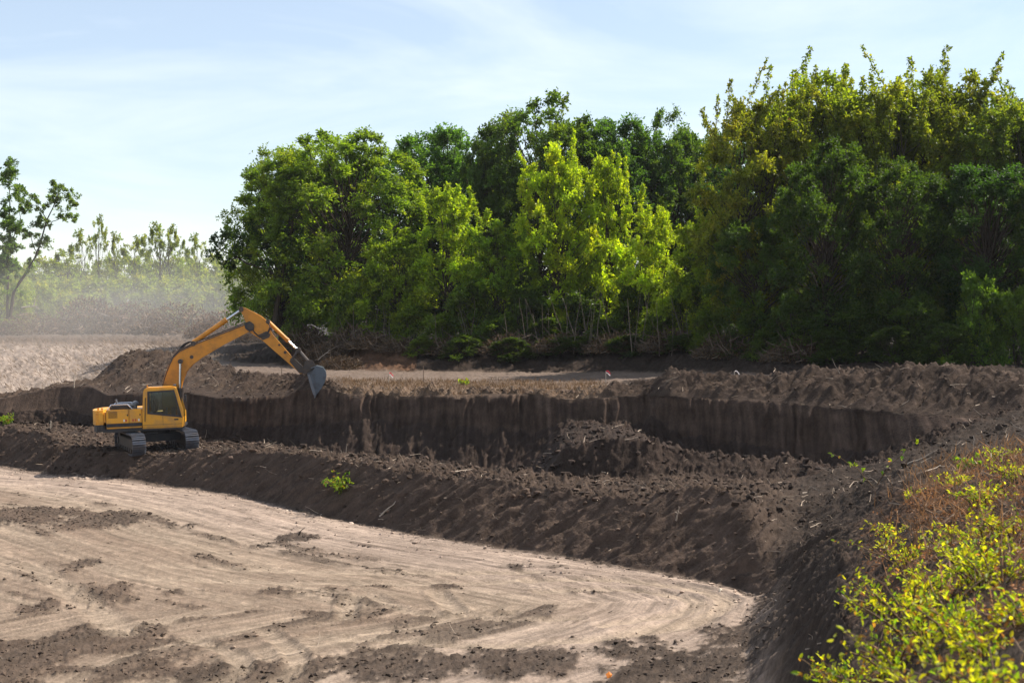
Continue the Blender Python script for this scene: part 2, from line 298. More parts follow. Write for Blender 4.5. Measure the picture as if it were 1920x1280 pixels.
# two wheel tracks turning across the floor
trk = np.zeros_like(Zt)
def track(pr, wdt=.24, depth=.05, gauge=0.0):
    P = np.array([((p-960)/F*FY(r), FY(r)) for p, r in pr]); tpar = np.linspace(0, 1, len(P)); q = np.linspace(0, 1, 60)
    Q = np.stack([np.interp(q, tpar, P[:, 0]), np.interp(q, tpar, P[:, 1])], 1)
    for _ in range(20): Q[1:-1] = (Q[:-2]+2*Q[1:-1]+Q[2:])/4
    best = np.full(Zt.shape, 1e9)
    mk = (X > Q[:, 0].min()-1) & (X < Q[:, 0].max()+1) & (Y > Q[:, 1].min()-1) & (Y < Q[:, 1].max()+1)
    xs, ys = X[mk], Y[mk]; b = np.full(xs.shape, 1e9); arc = np.zeros(xs.shape)
    for i in range(len(Q)-1):
        d = Q[i+1]-Q[i]; l = np.hypot(*d)+1e-9; t = np.clip(((xs-Q[i, 0])*d[0]+(ys-Q[i, 1])*d[1])/l**2, 0, 1)
        qd = np.hypot(xs-Q[i, 0]-t*d[0], ys-Q[i, 1]-t*d[1]); arc = np.where(qd < b, i+t, arc); b = np.minimum(b, qd)
    g = np.exp(-(b/wdt)**4); rim = np.exp(-((b-wdt*1.5)/(wdt*.4))**2)
    dz[mk] += -depth*g+depth*.7*rim; trk[mk] = np.maximum(trk[mk], g)
track([(480, 1300), (540, 1275), (560, 1250), (550, 1220), (500, 1185)]); track([(400, 1300), (460, 1260), (440, 1225), (360, 1200)])
track([(650, 1160), (655, 1125), (690, 1112), (740, 1140), (830, 1158), (960, 1150)]); track([(820, 1110), (860, 1150), (940, 1165), (1080, 1160)])
track([(60, 1060), (120, 1100), (190, 1150), (230, 1190)], .4, .04); track([(1000, 1090), (1150, 1085), (1290, 1100), (1370, 1125), (1330, 1160), (1180, 1190)], .35, .05)
track([(1020, 1110), (1150, 1103), (1260, 1115), (1320, 1130), (1280, 1152), (1140, 1175)], .3, .05); track([(600, 1195), (900, 1215), (1200, 1195), (1330, 1165)], .3, .04)
track([(300, 1060), (700, 1075), (1000, 1072)], .3, .03); track([(300, 1085), (700, 1096), (1000, 1088)], .3, .03)
# grooves drawn down the slopes by the bucket
slope_s = (Zt*1.35)
groove = fbm((X-1.15*slope_s)*2.4, (X+slope_s)*.28, 4, 51, .62)
groove2 = fbm((X-1.0*slope_s)*3.0, (X+slope_s)*.3, 3, 55, .62)
lump = fbm(X*.55, Y*.55, 4, 61, .5)
bermk = m_berm*np.sin(np.pi*np.clip(np.where(seg == 5, tt, 0), 0, 1))[:, None]**.6
groove3 = fbm((X-1.1*slope_s)*4.2, (X+slope_s)*.35, 3, 53, .6)
dz += bermk*(.13*groove+.13*groove3)+m_berm*(.12*lump+.05*clodn+.03*clodf)
dz += m_bench*(.14*lump+.20*clodn+.09*clodf)
bankgro = fbm((Y+1.1*slope_s)*2.2, (X)*.35, 3, 57, .62)
dz += m_bankR*(.16*lump+.10*clodn+.04*clodf)*np.clip(Y/25, .25, 1)
lslope = sstep(1380, 1470, pxs)*(1-sstep(1570, 1620, pxs))
dz += segmask('n23', 'n34', 'floor')*lslope[None, :]*(.15*bankgro+.08*fbm((Y+1.1*slope_s)*4.5, X*.6, 2, 58))
dz += m_cut*(.16*lump+.24*clodn+.08*clodf)
nearlip = np.where(seg == names.index('spoil'), sstep(0, .35, tt), 1.0)[:, None]
dz += m_spoil*nearlip*(.18*groove2+.07*groove3+.04*groove3+.18*lump+.10*clodn+.04*clodf)*np.clip((Y-40)/10, 0, 1)
dz += m_plat*(.05*lump+.07*clodn)*(1-leftfar)+m_plat*leftfar*.12*fbm((X+2.1*Y*.3)*1.1, (X-Y)*.12, 4, 71, .65)
dz += m_bank*(.2*lump+.2*clodn)+m_far*(.35*fbm(X*.08, Y*.08, 4, 73))
EX, EYc, EZ = (293-960)/F*66.5, 66.5, 1.05       # swing centre of the excavator
rex = np.hypot((X-EX)/1.25, Y-EYc); kf = (1-sstep(2.2, 4.2, rex))*soft(segmask('bench1', 'bench2'), 8)
Zd = (Zt+dz)*(1-kf*.97)+(EZ+.25*dz)*kf*.97
# the wall: tooth marks left by the bucket, vertical, and crumbling upper edge
wy = m_wall+.7*soft(segmask('talus'), 3)
wfade = ((1-sstep(1640, 1740, pxs))*(.12+.88*sstep(160, 330, pxs)))[None, :]; sx_ = X+.25*fbm(X*.5, Zd*.6, 2, 81)
tmod = np.clip(.45+.9*fbm(X*.45, Zd*.7, 3, 88), .05, 1.3); teeth = np.abs(fbm(sx_*2.1, Zd*.16, 3, 83, .65))*tmod; teeth2 = fbm(sx_*6.5, Zd*.25, 2, 85)
Yd = Y+wy*(-.30*teeth*wfade-.22*np.abs(perlin(sx_*3.6+.35*perlin(X*.8, Zd*.8, 4), Zd*.10, 86))*wfade+.07*teeth2*wfade+.5*wfade*fbm(X*.28, Zd*.05, 3, 87)+.05*wfade*fbm(X*1.3, Zd*1.6, 3, 89))
Xd = Yd*U[None, :]
# nearest ground height at a world point
def ground(x, y):
    c = np.clip(np.searchsorted(U, x/max(y, .1)), 1, nc-1); a = (x/y-U[c-1])/(U[c]-U[c-1])
    z0 = np.interp(y, Yd[:, c-1], Zd[:, c-1]); z1 = np.interp(y, Yd[:, c], Zd[:, c]); return z0*(1-a)+z1*a
for c in range(nc): Yd[:, c] = np.maximum.accumulate(Yd[:, c]+np.arange(nr)*1e-5)
Xd = Yd*U[None, :]
# --- soil colours (albedo)
def c3(*c): return np.array(c)[None, None, :]
light, darks, mid = c3(.250, .192, .140), c3(.040, .029, .022), c3(.068, .047, .035)
rust, straw, roadc = c3(.15, .08, .045), c3(.125, .085, .058), c3(.145, .108, .085)
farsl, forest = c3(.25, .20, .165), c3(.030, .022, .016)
COL = np.zeros((nr, nc, 3))+mid
def mixc(col, m, nz=None):
    global COL
    COL = COL*(1-m[..., None])+col*m[..., None]
wob = .5+.5*fbm(X*.9, Y*.9, 4, 91)
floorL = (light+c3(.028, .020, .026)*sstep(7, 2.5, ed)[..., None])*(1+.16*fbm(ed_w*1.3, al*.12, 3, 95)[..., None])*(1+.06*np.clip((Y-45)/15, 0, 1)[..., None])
mixc(floorL, m_floor); mixc(darks*1.5, m_floor*np.clip(f_dark, 0, 1)*.93)
fstr = sstep(.12, .5, fbm(ed_w*3.2, al*.13, 4, 26, .62)+.25*fbm(X*.35, Y*.35, 3, 27)); mixc(c3(.17, .118, .085), m_floor*.7*np.clip(sstep(3, 9, ed+2.2*fbm(X*.25, Y*.25, 3, 28))*(.55+.6*fbm(ed_w*.8, al*.07, 3, 29)), 0, 1)); mixc(mid*1.45, m_floor*fstr*.32)
mixc(light*1.12, m_floor*trk*.75)
mixc(mid*(1.1+.25*wob[..., None]), np.clip(m_berm*1.2, 0, 1)); mixc(darks*1.3, np.clip(m_bankR, 0, 1)*.9)
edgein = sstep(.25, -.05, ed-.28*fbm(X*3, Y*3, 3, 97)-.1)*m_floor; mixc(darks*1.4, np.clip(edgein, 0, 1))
mixc(mid*1.05, m_bench); mixc(straw*.8, m_bench*sstep(.55, .95, wob)*.55)
mixc(c3(.052, .036, .028), m_cut); mixc(c3(.064, .043, .032), m_wall); tooth_shade = np.exp(.38*fbm(X*4.2+.4*fbm(X*.6, Zt*.8, 2, 92), Zt*.14, 3, 93, .7)+.25*fbm(X*.5, Zt*1.4, 3, 94)); COL *= (1+(tooth_shade-1)*np.clip(m_wall+.6*segmask('talus'), 0, 1)*sstep(160, 330, pxs)[None, :])[..., None]  # vertical streaks paint the shading of the tooth marks into the soil colour
mixc(mid*.98, m_spoil); mixc(straw*.9, m_spoil*sstep(.6, 1., wob)*.35)
rim = ((pxs > 640) & (pxs < 1130)).astype(float); rim = np.convolve(rim, np.ones(15)/15, 'same')[None, :]
mixc(straw*(.75+.5*wob[..., None]), np.clip(m_spoil+m_plat, 0, 1)*rim*(.55+.45*sstep(.2, .6, wob)))
mixc(mid*1.25, m_plat*(1-leftfar)*.8*(1-rim)); 
rd = soft(segmask('road'), 8)*(1-leftfar); mixc(roadc, np.clip(rd*1.1*(.6+.5*wob), 0, 1))
st_n = .5+.5*fbm((X+2.1*Y*.3)*1.6, (X-Y)*.16, 4, 75, .65)
mixc(farsl*(.45+1.1*st_n[..., None]), np.clip(m_plat*leftfar, 0, 1)); mixc(mid*.6, np.clip(m_bank*1.1, 0, 1)*(1-leftfar)); mixc(c3(.15, .115, .09), m_bank*leftfar)
rustm = np.clip(m_bank*((pxs > 540)*(pxs < 780))[None, :]*1.0, 0, 1); mixc(rust*.9, rustm*.8)
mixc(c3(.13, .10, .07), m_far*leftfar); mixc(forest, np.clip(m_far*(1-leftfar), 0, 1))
litter = sstep(1560, 1660, pxs)[None, :]*(1-sstep(26, 40, Y)); mixc(rust*.9, litter*m_bankR*sstep(.3, .8, wob)*.85)
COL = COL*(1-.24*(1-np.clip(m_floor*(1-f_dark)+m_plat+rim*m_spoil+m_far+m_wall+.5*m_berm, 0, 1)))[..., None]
COL = np.clip(COL, .008, .7)
FLOW = np.stack([ed_w*4.2, al*.28, np.zeros_like(al)], -1)
sl = (m_berm+m_spoil+m_bench)[..., None] > .5
FLOW = np.where(sl, np.stack([(X-1.15*slope_s)*5.0, (X+slope_s)*.5, np.full_like(X, 5.)], -1), FLOW)
wl = (wy > .3)[..., None]; FLOW = np.where(wl, np.stack([X*4., Zd*.5, np.full_like(X, 9.)], -1), FLOW)
idx = np.arange(nr*nc).reshape(nr, nc)
faces = np.stack([idx[:-1, :-1], idx[:-1, 1:], idx[1:, 1:], idx[1:, :-1]], -1).reshape(-1, 4)
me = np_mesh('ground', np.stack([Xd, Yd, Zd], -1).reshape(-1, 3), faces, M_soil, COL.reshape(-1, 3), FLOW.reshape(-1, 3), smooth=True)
tag(link('ground', me), kind='structure')
# open ground behind and beside the photographer
xs = np.array([-6000, -400, -40, -1.2, 1.2, 40, 400, 6000.]); ys = np.array([-6000, -300, -20, 1.45])
gv = np.array([(x if y < 1 else np.clip(x, -1.5*1.0, 1.6), y, 5.9) for y in ys for x in xs]); ii = np.arange(len(gv)).reshape(4, 8)
gf = np.stack([ii[:-1, :-1], ii[:-1, 1:], ii[1:, 1:], ii[1:, :-1]], -1).reshape(-1, 4)
tag(link('field', np_mesh('field', gv, gf, M_soil, np.full((len(gv), 3), .16)*np.array([1.15, 1, .7]), gv)), kind='structure')

# ------------------------------------------------------------------ mesh builders
def tubes(paths, sides=5):
    """paths: list of (points (k,3), radii (k,)) -> V, F (quads)"""
    Vs, Fs, n = [], [], 0
    for P, R in paths:
        P = np.asarray(P, float); R = np.asarray(R, float); k = len(P)
        T = np.gradient(P, axis=0); T /= np.linalg.norm(T, axis=1)[:, None]+1e-9
        a = np.where(np.abs(T[:, 2:3]) > .9, np.array([[1., 0, 0]]), np.array([[0, 0, 1.]]))
        S = np.cross(T, a); S /= np.linalg.norm(S, axis=1)[:, None]+1e-9; B = np.cross(T, S)
        th = np.arange(sides)*2*np.pi/sides
        ring = P[:, None]+R[:, None, None]*(S[:, None]*np.cos(th)[None, :, None]+B[:, None]*np.sin(th)[None, :, None])
        Vs.append(ring.reshape(-1, 3)); ii = n+np.arange(k*sides).reshape(k, sides); jj = np.roll(ii, -1, 1)
        Fs.append(np.stack([ii[:-1], jj[:-1], jj[1:], ii[1:]], -1).reshape(-1, 4)); n += k*sides
    return np.concatenate(Vs), np.concatenate(Fs)
def tube_mesh(name, paths, col, mat=None, sides=5):
    V, Fc = tubes(paths, sides); return np_mesh(name, V, Fc, mat or M_bark, np.broadcast_to(np.array(col), V.shape), smooth=True)
def leaves(P, A, Nn, l, wd, col, name='crown', mat=None, fold=.12):
    A = A/(np.linalg.norm(A, axis=1)[:, None]+1e-9); S = np.cross(A, Nn); S /= np.linalg.norm(S, axis=1)[:, None]+1e-9; Nn = np.cross(S, A)
    l = l[:, None]; wd = wd[:, None]; n = len(P)
    V = np.stack([P, P+A*l*.42+S*wd*.5+Nn*l*fold, P+A*l, P+A*l*.42-S*wd*.5+Nn*l*fold], 1).reshape(-1, 3)
    return np_mesh(name, V, np.arange(4*n).reshape(n, 4), mat or M_leaf, np.repeat(col, 4, 0))
def unit(v): return v/(np.linalg.norm(v, axis=-1, keepdims=True)+1e-9)
def foliage(r, clumps, rad, outdir, ntw, nlf, leaf, base, var=.25, yellow=.2, up=.35, droop=.25, brown=0.0):
    """sprays of leaves along twigs round every clump centre"""
    n = len(clumps)
    D = unit(r.normal(size=(n, ntw, 3))+outdir[:, None]*.75+np.array([0, 0, up]))
    ln = rad[:, None]*r.uniform(.55, 1.15, (n, ntw))
    s = r.uniform(.2, 1.0, (n, ntw, nlf))
    side = unit(r.normal(size=(n, ntw, nlf, 3)))
    P = clumps[:, None, None]+D[:, :, None]*(ln[:, :, None]*s)[..., None]+side*(rad[:, None, None]*.10*r.random((n, ntw, nlf)))[..., None]
    P[..., 2] -= droop*(ln[:, :, None]*s)**2*.35
    A = unit(D[:, :, None]*.6+side*.8+np.array([0, 0, -droop])); Nn = unit(r.normal(size=P.shape)*.7+np.array([0, 0, 1.]))
    k = r.normal(size=(n, 1, 1, 1))*var*.6+r.normal(size=(n, ntw, 1, 1))*var*.6+r.normal(size=(n, ntw, nlf, 1))*var*.5
    colr = np.array(base)*np.exp(k); yl = np.clip(r.normal(size=(n, ntw, 1, 1))*.5+r.normal(size=(n, 1, 1, 1))*.5, 0, 2)*yellow
    colr = colr*(1+yl*np.array([1.5, .65, .1]))
    br = (r.random((n, ntw, 1, 1)) < brown); colr = np.where(br, np.array([.16, .08, .03])*np.exp(k), colr)
    L = leaf*r.uniform(.65, 1.25, P.shape[:-1]).ravel()
    return [P.reshape(-1, 3), A.reshape(-1, 3), Nn.reshape(-1, 3), L, L*.62, np.broadcast_to(colr, P.shape).reshape(-1, 3)]
BARK = (.055, .042, .032)
def tree_proto(seed, H, W, zb, ncl, ntw, nlf, leaf, base, stems=1, prof='round', rc=(.9, 1.5), shoots=0, yellow=.2, brown=0., lean=0., flare=.7, inner=.5):
    r = np.random.default_rng(seed)
    t = r.random(ncl)**.85
    if prof == 'round':
        pr = np.sqrt(np.clip(1-(2*t-.9)**2/1.25, .05, 1))
    elif prof == 'upright': pr = (.55+.6*np.sin(np.pi*t**.7))*np.where(t > .75, 1-(t-.75)*2.2, 1)*.85
    else: pr = np.clip(1.05-t*.75, .2, 1)
    ang = r.uniform(0, 2*np.pi, ncl); rho = inner+(1-inner)*r.random(ncl)**.6
    lob = 1+.22*np.sin(ang*2+r.uniform(0, 6))+.16*np.sin(ang*3+r.uniform(0, 6))
    R = (W/2-rc[0]*.6)*pr*rho*lob; zc = zb+(H-zb-rc[0]*.7)*t*(1+.06*np.sin(ang*2+1.))
    CC = np.stack([R*np.cos(ang)+lean*zc, R*np.sin(ang), zc], 1)
    od = unit(np.stack([np.cos(ang)*pr, np.sin(ang)*pr, (t-.4)*1.3], 1))
    if prof == 'round':
        dv = unit(r.normal(size=(ncl, 3))*np.array([1, 1, 1.1])+np.array([0, 0, .15])); rh = inner+(1-inner)*r.random(ncl)**.4; ang = np.arctan2(dv[:, 1], dv[:, 0])
        lob = 1+.13*np.sin(ang*2+r.uniform(0, 6))+.10*np.sin(ang*3+dv[:, 2]*3+r.uniform(0, 6))
        sh = np.sign(dv)*np.abs(dv)**.82; hs = (H-zb)/2
        CC = np.stack([sh[:, 0]*(W/2-rc[0]*.7)*rh*lob+0*ang, sh[:, 1]*(W/2-rc[0]*.7)*rh*lob, zb+hs+sh[:, 2]*(hs-rc[0]*.5)*rh], 1); od = dv; t = (CC[:, 2]-zb)/(H-zb)
    rad = r.uniform(*rc, ncl)*(1-.25*t)
    paths = []; st = []
    for k in range(stems):
        a = r.uniform(0, 6.28); sp = 0 if stems == 1 else W*.16*r.uniform(.5, 1.2); hh = H*.82*r.uniform(.8, 1.05)
        zz = np.linspace(-.4, hh, 9); q = zz/hh
        x = sp*np.cos(a)*(.25+q)+lean*zz+.12*np.cumsum(r.normal(size=9))*q; y = sp*np.sin(a)*(.25+q)+.12*np.cumsum(r.normal(size=9))*q
        r0 = H*.013*(1 if stems == 1 else .55); P = np.stack([x, y, zz], 1); paths.append((P, r0*(1.15-q)+.012)); st.append(P)
    for c in CC:
        P = st[r.integers(len(st))]; zs = np.clip(c[2]*r.uniform(.45, .8), .25, P[-1, 2]); s = np.array([np.interp(zs, P[:, 2], P[:, 0]), np.interp(zs, P[:, 2], P[:, 1]), zs])
        q = np.linspace(0, 1, 5)[:, None]; mid_ = s*(1-q)+c*q; mid_[:, 2] -= .12*np.linalg.norm(c-s)*np.sin(np.pi*q[:, 0])*r.uniform(-.6, 1); mid_[1:-1] += r.normal(size=(3, 3))*.08
        paths.append((mid_, np.linspace(.045, .012, 5)*H/12))
    fol = foliage(r, CC, rad, od, ntw, nlf, leaf, base, yellow=yellow, brown=brown)
    if shoots:
        a = r.uniform(0, 6.28, shoots); rr = W*.42*np.sqrt(r.random(shoots)); b = np.stack([rr*np.cos(a), rr*np.sin(a), H*(.80+.08*r.random(shoots))-(rr/W)**2*H*.5], 1)
        ex, eo, er = [], [], []
        for p in b:
            L = r.uniform(.08, .30)*H*(.6 if r.random() < .6 else 1.0); d = unit(np.array([r.normal()*.3, r.normal()*.3, 1.])); q = np.linspace(0, 1, 6)
            P = p+d*L*q[:, None]+np.array([.5, 0, 0])*r.normal()*.25*q[:, None]**2; paths.append((P, np.linspace(.03, .008, 6)))
            for j in np.linspace(0, 1, 11): ex.append(p+d*L*j); eo.append(d); er.append(.48*(1.12-j*.8))
        f2 = foliage(r, np.array(ex), np.array(er), np.array(eo), 6, 5, leaf*.9, base, yellow=yellow); fol = [np.concatenate([u_, v_]) for u_, v_ in zip(fol, f2)]
    tm = tube_mesh('trunk', paths, BARK); cmh = leaves(*fol)
    return dict(trunk=tm, crown=cmh, H=H, W=W)
G = (.086, .128, .027)
PR = dict(
 A=tree_proto(1, 16, 10, 1.0, 165, 23, 16, .21, G, rc=(.8, 1.5), yellow=.35, inner=.28),
 B=tree_proto(2, 16, 10, .8, 165, 23, 16, .21, G, rc=(.8, 1.5), yellow=.3, inner=.28),
 Cc=tree_proto(3, 17, 9, 1.0, 155, 23, 16, .21, (.060, .110, .032), rc=(.9, 1.6), yellow=.15, inner=.28),
 D=tree_proto(4, 14, 8.5, .8, 140, 21, 16, .20, (.125, .158, .026), stems=4, prof='round', rc=(.8, 1.4), shoots=34, yellow=.3),
 E=tree_proto(5, 14, 8.5, .8, 140, 21, 16, .20, (.122, .156, .026), stems=5, prof='round', rc=(.8, 1.4), shoots=30, yellow=.3, brown=.01),
 Y=tree_proto(6, 10, 7, .8, 95, 20, 14, .20, (.170, .225, .024), stems=5, prof='upright', rc=(.6, 1.1), shoots=16, yellow=.25, inner=.25),
 Yb=tree_proto(8, 9, 7, .5, 90, 20, 14, .20, (.165, .22, .026), stems=6, prof='cone', rc=(.6, 1.1), shoots=14, yellow=.22, inner=.25),
 S=tree_proto(9, 4, 4.5, .2, 50, 16, 12, .17, (.10, .145, .028), stems=6, prof='cone', rc=(.5, .9), yellow=.3, inner=.3),
 I=tree_proto(10, 11, 6, 3.0, 40, 9, 8, .26, (.15, .19, .055), stems=4, prof='round', rc=(.6, 1.1), shoots=3, yellow=.3),
 J=tree_proto(12, 8, 10, .2, 85, 16, 12, .30, (.15, .19, .055), stems=4, prof='round', rc=(1.0, 1.7), yellow=.3),
)
def plant(proto, name, px, top, y, wpx, tint, label, cat='tree', group=None, rz=None, base=None):
    p = PR[proto]; x = (px-960)/F*y; z0 = ground(x, y)-.1 if base is None else base
    H = EYE+(HOR-top)/F*y-z0; sz = H/p['H']; sxy = wpx/F*y/p['W']
    o = empty(name, (x, y, z0), (0, 0, rng.uniform(0, 6.28) if rz is None else rz)); o.scale = (sxy, sxy, sz)
    tag(o, label, cat, group)
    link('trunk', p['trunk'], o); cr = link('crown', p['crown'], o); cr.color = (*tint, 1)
    return o
# ------------------------------------------------------------------ excavator
def bm_obj(name, bm, mat, parent, smooth=False):
    me = bpy.data.meshes.new(name); bmesh.ops.recalc_face_normals(bm, faces=bm.faces); bm.to_mesh(me); bm.free()
    if smooth: me.polygons.foreach_set('use_smooth', [True]*len(me.polygons))
    me.materials.append(mat); return link(name, me, parent)
def prism(bm, pts, y0, y1, bev=.02):
    """profile in x,z pulled from y0 to y1"""
    a = [bm.verts.new((x, y0, z)) for x, z in pts]; b = [bm.verts.new((x, y1, z)) for x, z in pts]; n = len(pts)
    fs = [bm.faces.new(a), bm.faces.new(b[::-1])]+[bm.faces.new((a[i], b[i], b[(i+1) % n], a[(i+1) % n])) for i in range(n)]
    if bev:
        es = list({e for f in fs for e in f.edges}); bmesh.ops.bevel(bm, geom=es, offset=bev, segments=2, affect='EDGES', clamp_overlap=True)
def plan(bm, pts, z0, z1, bev=.03):
    a = [bm.verts.new((x, y, z0)) for x, y in pts]; b = [bm.verts.new((x, y, z1)) for x, y in pts]; n = len(pts)
    fs = [bm.faces.new(a[::-1]), bm.faces.new(b)]+[bm.faces.new((a[i], a[(i+1) % n], b[(i+1) % n], b[i])) for i in range(n)]
    if bev:
        es = list({e for f in fs for e in f.edges}); bmesh.ops.bevel(bm, geom=es, offset=bev, segments=2, affect='EDGES', clamp_overlap=True)
def box(bm, c, s, bev=.01):
    prism(bm, [(c[0]-s[0]/2, c[2]-s[2]/2), (c[0]+s[0]/2, c[2]-s[2]/2), (c[0]+s[0]/2, c[2]+s[2]/2), (c[0]-s[0]/2, c[2]+s[2]/2)], c[1]-s[1]/2, c[1]+s[1]/2, bev)
def rod(bm, p, q, r, r2=None, n=14):
    p, q = Vector(p), Vector(q); d = q-p
    M = Matrix.Translation((p+q)/2) @ d.to_track_quat('Z', 'Y').to_matrix().to_4x4()
    bmesh.ops.create_cone(bm, cap_ends=True, segments=n, radius1=r, radius2=r if r2 is None else r2, depth=d.length, matrix=M)
M_yel = paint('yellow_paint', (.72, .335, .022), .42, dirt=.85, dirtcol=(.30, .18, .085), spec=.5, scale=1.6)
M_org = paint('orange_paint', (.60, .235, .016), .45, dirt=.7, dirtcol=(.10, .05, .022), spec=.5, scale=1.9)
M_blk = paint('black_paint', (.025, .026, .030), .5, dirt=.5, dirtcol=(.09, .07, .055))
M_gry = paint('grey_steel', (.16, .17, .19), .45, .4, dirt=.6, dirtcol=(.10, .075, .06))
M_trk = paint('track_steel', (.11, .12, .145), .42, .45, dirt=1.0, dirtcol=(.10, .075, .055), scale=5)
M_buc = paint('bucket_steel', (.10, .12, .15), .34, .5, dirt=.9, dirtcol=(.05, .045, .045), scale=2.2)
M_chr = paint('chrome', (.62, .66, .72), .18, .9, dirt=.1)
M_grs = paint('greasy_steel', (.06, .05, .045), .55, .2, dirt=.6, dirtcol=(.14, .08, .04), scale=6)
M_red = paint('red_print', (.45, .06, .04), .5, dirt=.2); M_wht = paint('white_print', (.75, .72, .66), .5, dirt=.3)
M_int = paint('cab_interior', (.05, .055, .06), .7, dirt=.2)
def glass():
    m, n, o = new_mat('tinted_glass'); nn = n.nodes.new; L = n.links.new
    t = nn('ShaderNodeBsdfTransparent'); t.inputs['Color'].default_value = (.74, .82, .82, 1)
    g = nn('ShaderNodeBsdfGlossy'); g.inputs['Roughness'].default_value = .06; g.inputs['Color'].default_value = (.8, .85, .85, 1)
    fr = nn('ShaderNodeFresnel'); fr.inputs['IOR'].default_value = 1.5; mx = nn('ShaderNodeMixShader')
    L(fr.outputs[0], mx.inputs[0]); L(t.outputs[0], mx.inputs[1]); L(g.outputs[0], mx.inputs[2]); L(mx.outputs[0], o.inputs['Surface']); return m
M_gls = glass()
TILT = math.radians(2.2); HEAD = math.radians(7.0)
ex = empty('excavator', (EX, EYc, EZ), (0, -TILT, HEAD))
tag(ex, 'yellow tracked excavator reaching out its orange boom on the bench of the pit', 'excavator')
def LP(px, row, yl=0.0):
    s = F/(66.5+yl); lx = (px-293)/s; lz = EYE-EZ-(row-HOR)/s
    return (lx*math.cos(TILT)+lz*math.sin(TILT), -lx*math.sin(TILT)+lz*math.cos(TILT))
def poly(pts, yl=0.0): return [LP(a, b, yl) for a, b in pts]
NS = -1.32   # near side of the upper body
# -- undercarriage, turned towards the camera
UH = math.radians(-64)-HEAD
def under(name, bm, mat, parent=ex, sm=False):
    bmesh.ops.rotate(bm, cent=(0, 0, 0), matrix=Matrix.Rotation(UH, 3, 'Z'), verts=bm.verts); return bm_obj(name, bm, mat, parent, sm)
def loop_pt(s, Lh=1.72, r=.44):
    per = 4*Lh+2*math.pi*r; s = s % per
    if s < 2*Lh: return (-Lh+s, r*2, 0.0)
    s -= 2*Lh
    if s < math.pi*r: a = s/r; return (Lh+r*math.sin(a), r+r*math.cos(a), a)
    s -= math.pi*r
    if s < 2*Lh: return (Lh-s, 0.0, math.pi)
    s -= 2*Lh; a = s/r; return (-Lh-r*math.sin(a), r-r*math.cos(a), math.pi+a)
for sd_ in (-1, 1):
    yc = sd_*1.2
    bm = bmesh.new(); per = 4*1.72+2*math.pi*.44; ns = 48
    for i in range(ns):
        x, z, a = loop_pt(i*per/ns)
        for (cx, cz, sx, sz) in ((0, 0, .178, .035), (-.05, .035, .03, .05), (.05, .035, .03, .05)):
            nb = bmesh.new(); box(nb, (cx, yc, cz), (sx, .6, sz), 0)
            for v in nb.verts:
                q = v.co.copy(); v.co = Vector((x+q.x*math.cos(a)+q.z*math.sin(a), q.y, z-q.x*math.sin(a)+q.z*math.cos(a)))
            tmp = bpy.data.meshes.new('t'); nb.to_mesh(tmp); nb.free(); bm.from_mesh(tmp); bpy.data.meshes.remove(tmp)
    trk_o = under('track', bm, M_trk)
    bm = bmesh.new(); prism(bm, [(-1.6, .18), (1.6, .18), (1.75, .42), (1.5, .68), (-1.5, .68), (-1.75, .42)], yc-.2, yc+.2, .03); under('track_frame', bm, M_grs)
    for nm, x in (('sprocket', -1.72), ('idler', 1.72)):
        bm = bmesh.new(); rod(bm, (x, yc-.16, .44), (x, yc+.16, .44), .38, n=22); rod(bm, (x, yc-.24, .44), (x, yc+.24, .44), .16, n=14); under(nm, bm, M_grs)
    for k in range(7):
        bm = bmesh.new(); x = -1.3+k*.43; rod(bm, (x, yc-.24, .16), (x, yc+.24, .16), .11, n=12); under('roller', bm, M_grs)
bm = bmesh.new(); box(bm, (0, 0, .62), (1.3, 2.1, .36), .05); rod(bm, (0, 0, .78), (0, 0, 1.02), .68, n=28); under('carbody', bm, M_blk)
# -- upper body
bm = bmesh.new(); plan(bm, [(-2.2, -1.28), (1.35, -1.28), (1.35, 1.28), (-2.2, 1.28)], 1.0, 1.16, .03); bm_obj('deck', bm, M_blk, ex)
def arc(r, hw, x1): 
    a = math.asin(hw/r); return [(x1, hw)]+[(-r*math.cos(t), r*math.sin(t)) for t in np.linspace(a, -a, 15)]+[(x1, -hw)]
bm = bmesh.new(); plan(bm, arc(2.78, 1.32, -2.06), 1.36, 2.02, .10); cw = bm_obj('counterweight', bm, M_yel, ex)
bm = bmesh.new(); plan(bm, arc(2.75, 1.30, -2.10), 1.03, 1.355, .06); bm_obj('lower_band', bm, M_blk, cw)
bm = bmesh.new(); rod(bm, (-2.42, NS-.012, 1.86), (-2.42, NS+.03, 1.86), .05); bm_obj('marker_lamp', bm, M_org, cw)
def panel(name, x0, x1, z0, z1, y0, y1, mat, parent=ex):
    bm = bmesh.new(); prism(bm, [(x0, z0), (x1, z0), (x1, z1), (x0, z1)], y0, y1, .025); return bm_obj(name, bm, mat, parent)
hood = panel('engine_housing', -2.03, -.44, 1.18, 2.0, -1.24, 1.28, M_yel)
for x0, x1 in ((-2.02, -1.0), (-.985, -.42)): panel('service_door', x0, x1, 1.40, 2.03, NS, -1.235, M_yel, hood)
panel('black_stripe', -2.02, -.42, 1.24, 1.39, NS-.004, -1.236, M_blk, hood)
panel('sill', -2.02, -.42, 1.165, 1.225, NS, -1.236, M_yel, hood)
for x, mt in ((-1.22, M_wht), (-1.13, M_red), (-.82, M_red), (-.70, M_red), (-.56, M_wht)):
    panel('decal', x-.04, x+.04, 1.46, 1.58, NS-.003, NS+.01, mt, hood)
for k in range(6): panel('vent_slat', -1.92, -1.50, 1.66+k*.05, 1.685+k*.05, NS-.012, NS+.01, M_blk, hood)
for x in (-1.06, -.50): panel('latch', x-.03, x+.03, 1.72, 1.80, NS-.012, NS+.01, M_blk, hood)
